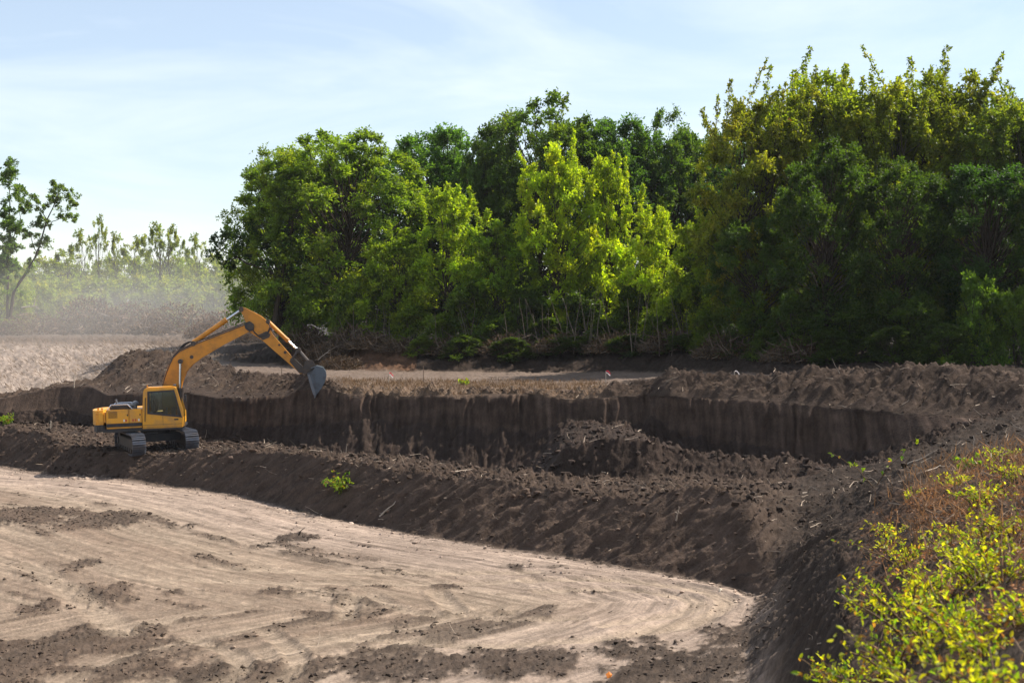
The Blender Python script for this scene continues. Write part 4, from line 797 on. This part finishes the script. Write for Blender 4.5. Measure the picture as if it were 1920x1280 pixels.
def brush_proto(seed, nst, nlf, W, H, scol, lcol, lsize):
    r = np.random.default_rng(seed); paths = []
    for k in range(nst):
        a, R = r.uniform(0, 6.28), np.sqrt(r.random())*.5; x, y_ = R*W*np.cos(a), R*W*.6*np.sin(a); z = H*(1-(R*1.9)**2)*r.random()*.9
        d = unit(np.array([r.normal(), r.normal()*.6, abs(r.normal())*.35+.02])); l = r.uniform(.3, 1.1); q = np.linspace(0, 1, 4)[:, None]
        paths.append((np.array([x, y_, max(z, .0)])+d*l*q+r.normal(size=(4, 3))*.07*q, np.linspace(.028, .008, 4)*r.uniform(.6, 1.8)))
    V, Fc = tubes(paths, 3); cc = np.repeat(np.array(scol)*np.exp(r.normal(size=(nst, 1))*.45), 12, 0); sm = np_mesh('tangle', V, Fc, M_bark, cc)
    a = r.uniform(0, 6.28, nlf); R = np.sqrt(r.random(nlf))*.5; P = np.stack([R*W*np.cos(a), R*W*.6*np.sin(a), H*np.clip(1-(R*1.9)**2, .03, 1)*r.random(nlf)**.6], 1)
    L = lsize*r.uniform(.6, 1.3, nlf)
    lm = leaves(P, r.normal(size=P.shape), r.normal(size=P.shape), L, L*.5, np.array(lcol)*np.exp(r.normal(size=(nlf, 1))*.4), 'dry_leaves', M_dry); return sm, lm, W, H
BP = [brush_proto(51, 420, 2600, 9, 2.6, (.16, .115, .085), (.15, .095, .06), .22), brush_proto(52, 380, 2200, 8, 2.2, (.18, .13, .10), (.15, .10, .06), .22), brush_proto(53, 320, 3000, 5, 1.3, (.10, .075, .055), (.09, .058, .032), .13)]
def brush(i, px, y, wpx, top, label, dz=-.1, tint=(1, 1, 1)):
    sm, lm, W, H = BP[i]; x = (px-960)/F*y; z0 = ground(x, y)+dz; s = wpx/F*y/W; h = (Z(top, y)-z0)/H
    o = empty('brush_pile', (x, y, z0), (0, 0, rng.uniform(-.4, .4))); o.scale = (s, s, max(h, .25)); tag(o, label, 'brush pile'); link('tangle', sm, o); l = link('dry_leaves', lm, o); l.color = (*tint, 1); return o
brush(0, 60, 146, 170, 582, 'pile of grey brushwood below the leaning tree'); brush(1, 165, 148, 180, 553, 'tall pile of brown brushwood in the hazy middle distance'); brush(0, 250, 150, 170, 560, 'hazy brushwood heap right of the tall brown pile')
brush(1, 335, 147, 190, 565, 'brushwood heap with a pale pole standing in it'); brush(0, 430, 140, 170, 575, 'brushwood heap behind the top of the boom'); brush(1, 500, 128, 120, 588, 'brushwood at the foot of the wood behind the arm')
for px, y, wp, top, lb in [(575, 101, 110, 610, 'dark brushwood at the left foot of the wood'), (610, 94, 110, 640, 'rusty brushwood lying behind the bucket'), (660, 96, 120, 608, 'reddish dead brushwood below the leftmost shrub'), (700, 94, 120, 622, 'reddish dead brushwood on the dry bank'),
                           (760, 93, 120, 632, 'tangle of dry twigs right of the red and white markers'), (640, 91, 110, 665, 'low rusty litter at the edge of the dirt road'), (850, 92, 150, 628, 'dry undergrowth below the slanting young tree'), (960, 91, 150, 622, 'dark dry undergrowth left of the bright young tree'), (1060, 90, 150, 622, 'dark dry undergrowth below the bright young tree'), (1160, 88, 150, 620, 'dry thicket of thin stems in the middle of the wood edge'), (1260, 85, 140, 615, 'dry thicket at the foot of the shrub with yellow leaves'), (1370, 80, 150, 620, 'dry thicket below the small dark tree'), (1500, 75, 160, 630, 'dark thicket behind the middle spoil ridge')]:
    brush(2, px, y, wp, top, lb)
def thicket(px, y, top, n, seed, label):
    r = np.random.default_rng(seed); x0 = (px-960)/F*y; z0 = ground(x0, y)-.1; h = Z(top, y)-z0; o = empty('sapling_thicket', (x0, y, z0)); tag(o, label, 'saplings')
    for k in range(n):
        b = np.array([r.normal()*1.3, r.normal()*.5, -.1]); q = np.linspace(0, 1, 8)[:, None]; l = h*r.uniform(.6, 1.05)
        P = b+np.array([r.normal()*.16, r.normal()*.1, 1.])*l*q+np.cumsum(r.normal(size=(8, 3))*.05, 0)*q; link('stem', tube_mesh('stem', [(P, np.linspace(.035, .010, 8)*r.uniform(.6, 1.3))], (.17, .135, .105)), o)
for a in [(1000, 90.5, 545, 6, 1, 'thin bare saplings left below the brightest young tree'), (1062, 90, 535, 7, 2, 'thin bare saplings right below the brightest young tree'), (1140, 88.5, 540, 6, 3, 'thin bare saplings in the dark middle of the wood edge'), (1215, 86.5, 545, 7, 4, 'pale thin stems under the sunny low young tree'), (1290, 84, 550, 6, 5, 'pale thin stems left of the sunlit sprig'), (1390, 79, 560, 5, 6, 'thin stems beside the sunlit sprig'), (880, 92, 560, 5, 7, 'thin bare saplings below the slanting young tree'), (730, 96, 540, 5, 8, 'thin bare saplings above the dry bank')]: thicket(*a)
# ------------------------------------------------------------------ clods, litter
def scatter(weight, n, r):
    wv = np.clip(weight, 0, None).ravel(); wv = wv/wv.sum(); i = r.choice(wv.size, n, p=wv)
    return np.stack([Xd.ravel()[i], Yd.ravel()[i], Zd.ravel()[i]], 1), COL.reshape(-1, 3)[i]
cell = np.abs(np.gradient(Xd, axis=1)*np.gradient(Yd, axis=0))+1e-5      # ground area per vertex
cell *= ((pxs > -60) & (pxs < 1990))[None, :]
ico = bmesh.new(); bmesh.ops.create_icosphere(ico, subdivisions=1, radius=1.0); ico.verts.ensure_lookup_table()
IV = np.array([v.co for v in ico.verts]); IF = np.array([[v.index for v in f.verts] for f in ico.faces]); ico.free()
def clods(name, weight, n, smin, smax, label, seed, tint=1.0, pw=2.6):
    r = np.random.default_rng(seed); P, col = scatter(weight, n, r); s = smin+(smax-smin)*r.random(n)**pw
    V = IV[None]*(1+.28*r.normal(size=(n, len(IV), 1)))*s[:, None, None]*r.uniform(.6, 1.3, (n, 1, 3)); V[..., 2] *= .7
    P = P+r.normal(size=P.shape)*np.array([.03, .03, 0]); P[:, 2] += s*.02; V = V+P[:, None]
    cc = np.repeat(np.clip(col*tint*np.exp(r.normal(size=(n, 1))*.3), .01, .6), len(IV), 0)
    Fc = (IF[None]+(np.arange(n)*len(IV))[:, None, None]).reshape(-1, 3)
    tag(link(name, np_mesh(name, V.reshape(-1, 3), Fc, M_clod, cc)), label, 'soil', kind='stuff')
toeb = soft(segmask('floor')*(1-right)*np.exp(-ed/.5), 2)
clods('soil_clods', cell*(m_bench*1.2+segmask('ledge', 'trench')*.9+.5*soft(segmask('berm')*(tt[:, None] > .75), 2)+1.6*np.exp(-((rex-3.2)/1.2)**2)*(Y > 63.5)), 11000, .02, .15, 'crumbled dark soil clods on the bench of the pit', 1, 1.05, 3.2)
clods('slope_crumbs', cell*(m_berm+m_spoil*.8*((Y < 95)*1.0)+toeb*3+m_bankR*.8*sstep(24, 32, Y)), 8000, .015, .075, 'small crumbs of soil on the dug slopes', 2, 1.05)
clods('floor_crumbs', cell*m_floor*(.03+f_dark*1.6), 6000, .012, .07, 'small crumbs of soil strewn over the graded floor', 3, .9, 3.2)
def twigs(name, weight, n, l0, l1, rad, col, label, seed, up=.25):
    r = np.random.default_rng(seed); P, _ = scatter(weight, n, r); paths = []
    for p in P:
        d = unit(np.array([r.normal(), r.normal(), abs(r.normal())*up])); l = r.uniform(l0, l1); q = np.linspace(0, 1, 4)[:, None]
        paths.append((p+np.array([0, 0, .02])+d*l*(q-.15)+r.normal(size=(4, 3))*l*.06*q, rad*np.linspace(1, .4, 4)*r.uniform(.6, 1.5)))
    V, Fc = tubes(paths, 3); cc = np.repeat(np.array(col)*np.exp(r.normal(size=(n, 1))*.35), 12, 0)
    tag(link(name, np_mesh(name, V, Fc, M_bark, cc)), label, 'twigs', kind='stuff')
twigs('root_litter', cell*(m_bench+m_berm*.6+m_spoil*((Y < 95)*1.0)+segmask('ledge', 'trench')*.6+m_bankR*.8*(Y > 20)+m_floor*.02), 1500, .12, .7, .012, (.30, .24, .185), 'scattered roots and broken twigs in the dug soil', 4)
twigs('bank_litter', cell*(m_bankR*(pxs > 1600)[None, :]*(Y < 34)*(Y > 7)), 900, .10, .6, .006, (.20, .14, .095), 'dry twigs strewn over the near bank', 5, .5)
r = np.random.default_rng(6); nl = 9000; P, _ = scatter(cell*(m_bankR*(pxs > 1610)[None, :]*(Y < 33)*(Y > 7)*(.25+sstep(.3, .7, wob))), nl, r); P[:, 2] += .015+.05*r.random(nl)**2; L = r.uniform(.03, .075, nl)
tag(link('leaf_litter', leaves(P, r.normal(size=P.shape)*np.array([1, 1, .4]), unit(r.normal(size=P.shape)*.5+np.array([0, 0, 1.])), L, L*.5, np.array([.24, .115, .05])*np.exp(r.normal(size=(nl, 1))*.45), 'leaf_litter', M_dry)), 'rusty dead leaves covering the near bank under the bushes', 'leaves', kind='stuff')
# dry grass on the lit rim of the plateau
r = np.random.default_rng(16); ng = 9000; P, _ = scatter(cell*np.clip(m_spoil+soft(segmask('plat')), 0, 1)*rim*(.2+sstep(.3, .8, wob)), ng, r); L = r.uniform(.08, .30, ng)
tag(link('dry_grass', leaves(P, unit(r.normal(size=P.shape)*.6+np.array([0, 0, .9])), r.normal(size=P.shape), L, L*.09, np.array([.15, .10, .06])*np.exp(r.normal(size=(ng, 1))*.35), 'dry_grass', M_dry)), 'short dry grass on the lit rim above the wall', 'grass', kind='stuff')
r = np.random.default_rng(17); ng = 5000; P, _ = scatter(np.abs(np.gradient(Xd, axis=1)*np.gradient(Yd, axis=0))*m_plat*leftfar*(Y > 103)*((pxs > -80) & (pxs < 420))[None, :]*(.2+st_n), ng, r); L = r.uniform(.15, .6, ng)
tag(link('straw', leaves(P, unit(r.normal(size=P.shape)*.25+np.array([-.55, -.2, .55])), r.normal(size=P.shape), L, L*.09, np.array([.27, .22, .18])*np.exp(r.normal(size=(ng, 1))*.25), 'straw', M_dry)), 'pale combed straw on the far slope behind the spoil', 'straw', kind='stuff')
# ------------------------------------------------------------------ small plants and the near bushes
def leaf6(P, A, Nn, l, wd, col, name='leaves', fold=.22, mat=None):
    A = unit(A); S = unit(np.cross(A, Nn)); Nn = np.cross(S, A); l = l[:, None]; wd = wd[:, None]; n = len(P); curl = -Nn*l*.12
    V = np.stack([P, P+A*l*.3+S*wd*.45+Nn*wd*fold, P+A*l*.68+S*wd*.38+Nn*wd*fold+curl*.5, P+A*l+curl, P+A*l*.68-S*wd*.38+Nn*wd*fold+curl*.5, P+A*l*.3-S*wd*.45+Nn*wd*fold], 1).reshape(-1, 3)
    b = np.arange(n)[:, None]*6; Fc = np.concatenate([b+np.array([[0, 1, 2, 3]]), b+np.array([[0, 3, 4, 5]])])
    return np_mesh(name, V, Fc, mat or M_bush, np.repeat(col, 6, 0))
M_bush = leaf_mat('bush_leaf', .65, .4, (1.75, 1.65, .4))
def bush_proto(seed, R, H, nst, leaf, base, per=16, ystr=.4):
    r = np.random.default_rng(seed); paths = []; PP, AA, NN, LL, CC = [], [], [], [], []
    for k in range(nst):
        a = r.uniform(0, 6.28); b = np.array([np.cos(a), np.sin(a), 0])*R*.28*r.random(); d = unit(np.array([np.cos(a)*r.uniform(.2, 1.), np.sin(a)*r.uniform(.2, 1.), r.uniform(.5, 1.3)]))
        l = H*r.uniform(.6, 1.25); q = np.linspace(0, 1, 7)[:, None]; P = b+d*l*q+np.array([np.cos(a), np.sin(a), -.5])*l*.28*q**2+r.normal(size=(7, 3))*l*.02*q; paths.append((P, np.linspace(.012, .004, 7)*1.3))
        for t in np.linspace(.25, 1, per):
            o = np.array([np.interp(t, q[:, 0], P[:, j]) for j in range(3)]); m = unit(r.normal(size=3)+np.array([0, 0, .3])); pet = r.uniform(.05, .13)
            for w_ in range(3):
                PP.append(o+m*pet*(.4+.3*w_)+r.normal(size=3)*.012); AA.append(m+r.normal(size=3)*.55); NN.append(r.normal(size=3)*.6+np.array([0, 0, 1.])); LL.append(leaf*r.uniform(.5, 1.2))
                y_ = r.random()*ystr; CC.append(np.array(base)*np.exp(r.normal()*.22)*np.array([1+y_, 1+.35*y_, 1-.3*y_]))
    PP, AA, NN, LL, CC = map(np.array, (PP, AA, NN, LL, CC))
    gr = r.random(len(PP)) < .25; CC[gr] *= np.array([.45, .7, .9]); dead = r.random(len(PP)) < .12; CC[dead] = np.array([.22, .11, .045])*np.exp(r.normal(size=(dead.sum(), 1))*.4)
    return tube_mesh('stems', paths, (.13, .085, .05), sides=4), leaf6(PP, AA, NN, LL, LL*.55, CC)
YG = (.28, .335, .03)
BU = [bush_proto(60+i, R, H, n, .072, YG, per) for i, (R, H, n, per) in enumerate([(.9, .65, 16, 10), (1.1, .5, 18, 9), (.7, .8, 12, 11), (1.0, .38, 16, 7)])]
near = [(2, 1780, 9.6, .8, 'leafy shoots in front of the thick bare branch'), (1, 1880, 9.0, .8, 'lowest green shoots in the bottom right corner'), (3, 1925, 11.5, .9, 'low shoots at the right border near the corner'), (3, 1830, 17.5, 1.0, 'low bush left of the dark hollow'), (3, 1720, 31.0, .8, 'sparse sprigs near the thin seedling'), (3, 1880, 33.0, .9, 'sparse sprigs at the right border below the spoil'), (1, 1600, 13.2, .75, 'yellow green bush lowest in the picture, where the bank meets the bottom edge'), (0, 1680, 12.8, .8, 'dense yellow bush beside the lowest one'), (2, 1745, 12.6, .8, 'tall stemmed yellow bush near the bottom edge'), (1, 1820, 12.0, .8, 'thin yellow bush over dark twigs at the bottom edge'),
        (3, 1850, 11.0, .85, 'shaded straggly bush in the bottom right corner'), (0, 1685, 15.5, .85, 'bright yellow bush on the left brow of the bank'), (1, 1765, 16.0, .85, 'yellow bush in the middle of the bank'), (3, 1840, 15.0, .9, 'low sparse bush among dead stems'), (0, 1880, 14.5, .9, 'green bush at the right border over the dark hollow'),
        (2, 1705, 20.0, .8, 'bush climbing the brow above the bright yellow one'), (3, 1790, 20.5, .9, 'low bush above the rusty litter'), (1, 1900, 18.5, 1.0, 'leafy bush at the right border in mid bank'), (3, 1850, 23.0, 1.1, 'small scattered bush high on the bank'), (1, 1915, 27.0, .9, 'topmost leafy bush at the right border'), (3, 1690, 26.0, .8, 'tiny sprigs on the upper brow of the bank'), (3, 1790, 29.0, .9, 'thin sprigs below the end of the pit wall')]
for i, px, y, s, lb in near:
    x = (px-960)/F*y; o = empty('bush', (x, y, ground(x, y)-.04), (0, 0, rng.uniform(0, 6.28))); o.scale = (s, s, s*rng.uniform(.85, 1.1)); tag(o, lb, 'bush')
    link('stems', BU[i][0], o); l = link('leaves', BU[i][1], o); k = rng.uniform(.85, 1.1); l.color = (k, k*rng.uniform(.92, 1.05), k, 1)
# bare stems and dead branches among the bushes
for p, q, y, r0, lb in [((1800, 1210), (1905, 1330), 10.5, .018, 'thick bare dark branch in the bottom right corner'), ((1845, 975), (1815, 905), 19, .012, 'upright bare dark stem in the rusty litter'), ((1862, 985), (1850, 935), 19, .010, 'shorter bare stem beside the upright one'), ((1790, 1175), (1835, 1262), 11.5, .007, 'pale thin dead stalk across the bush'), ((1855, 1215), (1880, 1265), 10.8, .008, 'short pale dead stalk by the thick branch'), ((1736, 968), (1765, 958), 22, .02, 'pale curled piece of dead wood on the bank'),
                        ((1505, 880), (1552, 873), 46, .05, 'pale stick lying on the rubble right of the ledge'), ((1690, 868), (1750, 838), 40, .03, 'dead stick on the slope below the wall end'), ((1200, 875), (1240, 882), 50.5, .05, 'pale stick at the foot of the dug ledge'), ((712, 988), (740, 965), 50.2, .04, 'pale forked branch at the foot of the berm'), ((560, 1008), (572, 994), 47.6, .025, 'short dark twig stuck in the dirt lump on the floor'), ((642, 852), (651, 806), 60.2, .022, 'thin bare sapling stem standing on the bench edge'), ((1268, 1000), (1275, 975), 42.5, .03, 'pale root sticking out of the berm')]:
    a, b = W3(*p, y), W3(*q, y-.1); g0 = ground(a[0], a[1])
    if abs(a[2]-g0) < 1.2: b[2] += g0-a[2]+.02; a[2] = g0+.0
    dk = 'dark' in lb; stick('branch', a, b, r0, r0*.35, (.05, .04, .03) if dk else (.40, .33, .26), lb, forks=2 if 'fork' in lb else 1, n=8)
def sprig(name, px, y, h, nst, leaf, label, tint=(1, 1, 1), col=(.16, .24, .03), R=.3, seed=0, per=9):
    x = (px-960)/F*y; o = empty(name, (x, y, ground(x, y)-.03)); tag(o, label, 'plant'); a, b = bush_proto(seed, 0.0, h, nst, leaf, col, per, .3); link('stems', a, o); l = link('leaves', b, o); l.color = (*tint, 1); return o
sprig('weed', 640, 52.9, .75, 14, .13, 'bright green weed growing alone on the berm slope', R=.5, seed=81)
sprig('seedling', 1640, 39.0, 1.35, 2, .14, 'thin seedling with two tufts of yellow leaves before the pit wall', R=.1, seed=82, per=6)
sprig('weed', 12, 77.5, .8, 8, .16, 'yellowish weed at the left border beyond the bench', R=.5, seed=83)
sprig('weed', 870, 72, .35, 5, .14, 'small green tuft on the lit rim above the wall', R=.3, seed=84)
sprig('weed', 1815, 33, .4, 7, .12, 'green seedlings on the bare slope above the bushes', R=.6, seed=85)
r = np.random.default_rng(18); ng = 1500; P, _ = scatter(cell*(m_bankR*(pxs > 1630)[None, :]*(Y < 36)*(Y > 7)*(.15+sstep(.35, .8, wob))), ng, r); L = r.uniform(.15, .55, ng)*np.clip(P[:, 1]/16, .6, 1.2)
tag(link('dry_stalks', leaves(P, unit(r.normal(size=P.shape)*.55+np.array([-.1, 0, .8])), r.normal(size=P.shape), L, L*.035, np.array([.22, .13, .07])*np.exp(r.normal(size=(ng, 1))*.4), 'dry_stalks', M_dry)), 'dry brown stalks standing on the near bank among the bushes', 'grass', kind='stuff')
r = np.random.default_rng(77); y_ = FY(1273); x_ = (1142-960)/F*y_
V = IV*(1+.3*r.normal(size=(len(IV), 1)))*np.array([.075, .05, .055])
so = link('scrap', np_mesh('scrap', V, IF, paint('orange_plastic', (.75, .22, .02), .5, dirt=.3), smooth=False)); so.location = (x_, y_, ground(x_, y_)+.04); tag(so, 'small orange scrap lying at the bottom edge of the floor', 'litter')
# survey stakes with ribbons
def stake(px, row_top, y, h, label, ribbon=None, col=(.50, .42, .33)):
    x = (px-960)/F*y; z = ground(x, y); o = empty('survey_stake', (x, y, z-.05)); tag(o, label, 'stake')
    bm = bmesh.new(); box(bm, (0, 0, h/2), (.035, .035, h), .004); so = bm_obj('post', bm, paint('stake_wood', col, .8, dirt=.3), o)
    if ribbon:
        for k, c in enumerate(ribbon):
            bm = bmesh.new(); n = 6; vv = []
            for i in range(n+1):
                t = i/n; xx = .03+t*.2; zz = h-.03-k*.10+.03*math.sin(t*5+k)-.10*t*t; yy = .06*math.sin(t*7+k*2)
                vv.append((bm.verts.new((xx, yy, zz)), bm.verts.new((xx, yy+.012, zz+.05))))
            for i in range(n): bm.faces.new((vv[i][0], vv[i+1][0], vv[i+1][1], vv[i][1]))
            bmesh.ops.solidify(bm, geom=bm.faces, thickness=.004); bm_obj('ribbon', bm, c, o)
M_pk = paint('red_tape', (.75, .04, .10), .5, dirt=.05); M_wt = paint('white_tape', (.85, .80, .80), .5, dirt=.05)
stake(729, 690, 73, .6, 'survey stake with red and white ribbon at the road edge', (M_pk, M_wt)); stake(1136, 695, 72, .7, 'survey stake with pink ribbon where the rim meets the dark spoil', (M_pk, M_wt)); stake(1377, 697, 64, .7, 'survey stake with white tip on the spoil ridge', (M_wt,))
stake(139, 727, 79.4, .75, 'pale short stake in the spoil slope left of the excavator'); stake(95, 790, 75, .5, 'pale short stake on the bench far left'); stake(794, 686, 74, .9, 'thin brown stake on the lit rim right of the red ribbon', None, (.22, .15, .10))
stake(528, 690, 75, .9, 'thin stake under the excavator arm', None, (.2, .15, .11))

# ------------------------------------------------------------------ dusty air
def volume_mat(name, dens, col, aniso, cloud=False):
    m, n, o = new_mat(name); nn = n.nodes.new; L = n.links.new
    v = nn('ShaderNodeVolumePrincipled'); v.inputs['Color'].default_value = (*col, 1); v.inputs['Density'].default_value = dens; v.inputs['Anisotropy'].default_value = aniso
    if cloud:
        t = nn('ShaderNodeTexCoord'); ln = nn('ShaderNodeVectorMath'); ln.operation = 'LENGTH'; L(t.outputs['Object'], ln.inputs[0])
        no = nn('ShaderNodeTexNoise'); no.inputs['Scale'].default_value = 2.2; no.inputs['Detail'].default_value = 3; L(t.outputs['Object'], no.inputs['Vector'])
        fo = nn('ShaderNodeMapRange'); fo.interpolation_type = 'SMOOTHSTEP'; fo.inputs['From Min'].default_value = 1.0; fo.inputs['From Max'].default_value = .15; fo.inputs['To Min'].default_value = 0; fo.inputs['To Max'].default_value = dens; L(ln.outputs['Value'], fo.inputs['Value'])
        nr_ = nn('ShaderNodeMapRange'); nr_.inputs['From Min'].default_value = .3; nr_.inputs['From Max'].default_value = .7; nr_.inputs['To Min'].default_value = .35; nr_.inputs['To Max'].default_value = 1.5; L(no.outputs['Fac'], nr_.inputs['Value'])
        mu = nn('ShaderNodeMath'); mu.operation = 'MULTIPLY'; L(fo.outputs['Result'], mu.inputs[0]); L(nr_.outputs['Result'], mu.inputs[1]); L(mu.outputs[0], v.inputs['Density'])
    L(v.outputs[0], o.inputs['Volume']); return m
bm = bmesh.new(); bmesh.ops.create_cube(bm, size=1.0); hz = bm_obj('haze', bm, volume_mat('haze', .00009, (.90, .93, 1.0), .3), None)
hz.scale = (12400, 12400, 27); hz.location = (0, 0, 12.0); tag(hz, 'thin pale summer haze filling the air', 'haze', kind='stuff')
bm = bmesh.new(); bmesh.ops.create_icosphere(bm, subdivisions=3, radius=1.0); du = bm_obj('dust', bm, volume_mat('dust', .0105, (.99, .95, .90), .4, True), None)
du.location = ((170-960)/F*142, 142, 6.5); du.scale = (42, 48, 10); tag(du, 'pale dust drifting over the far slope left of the wood', 'dust', kind='stuff')
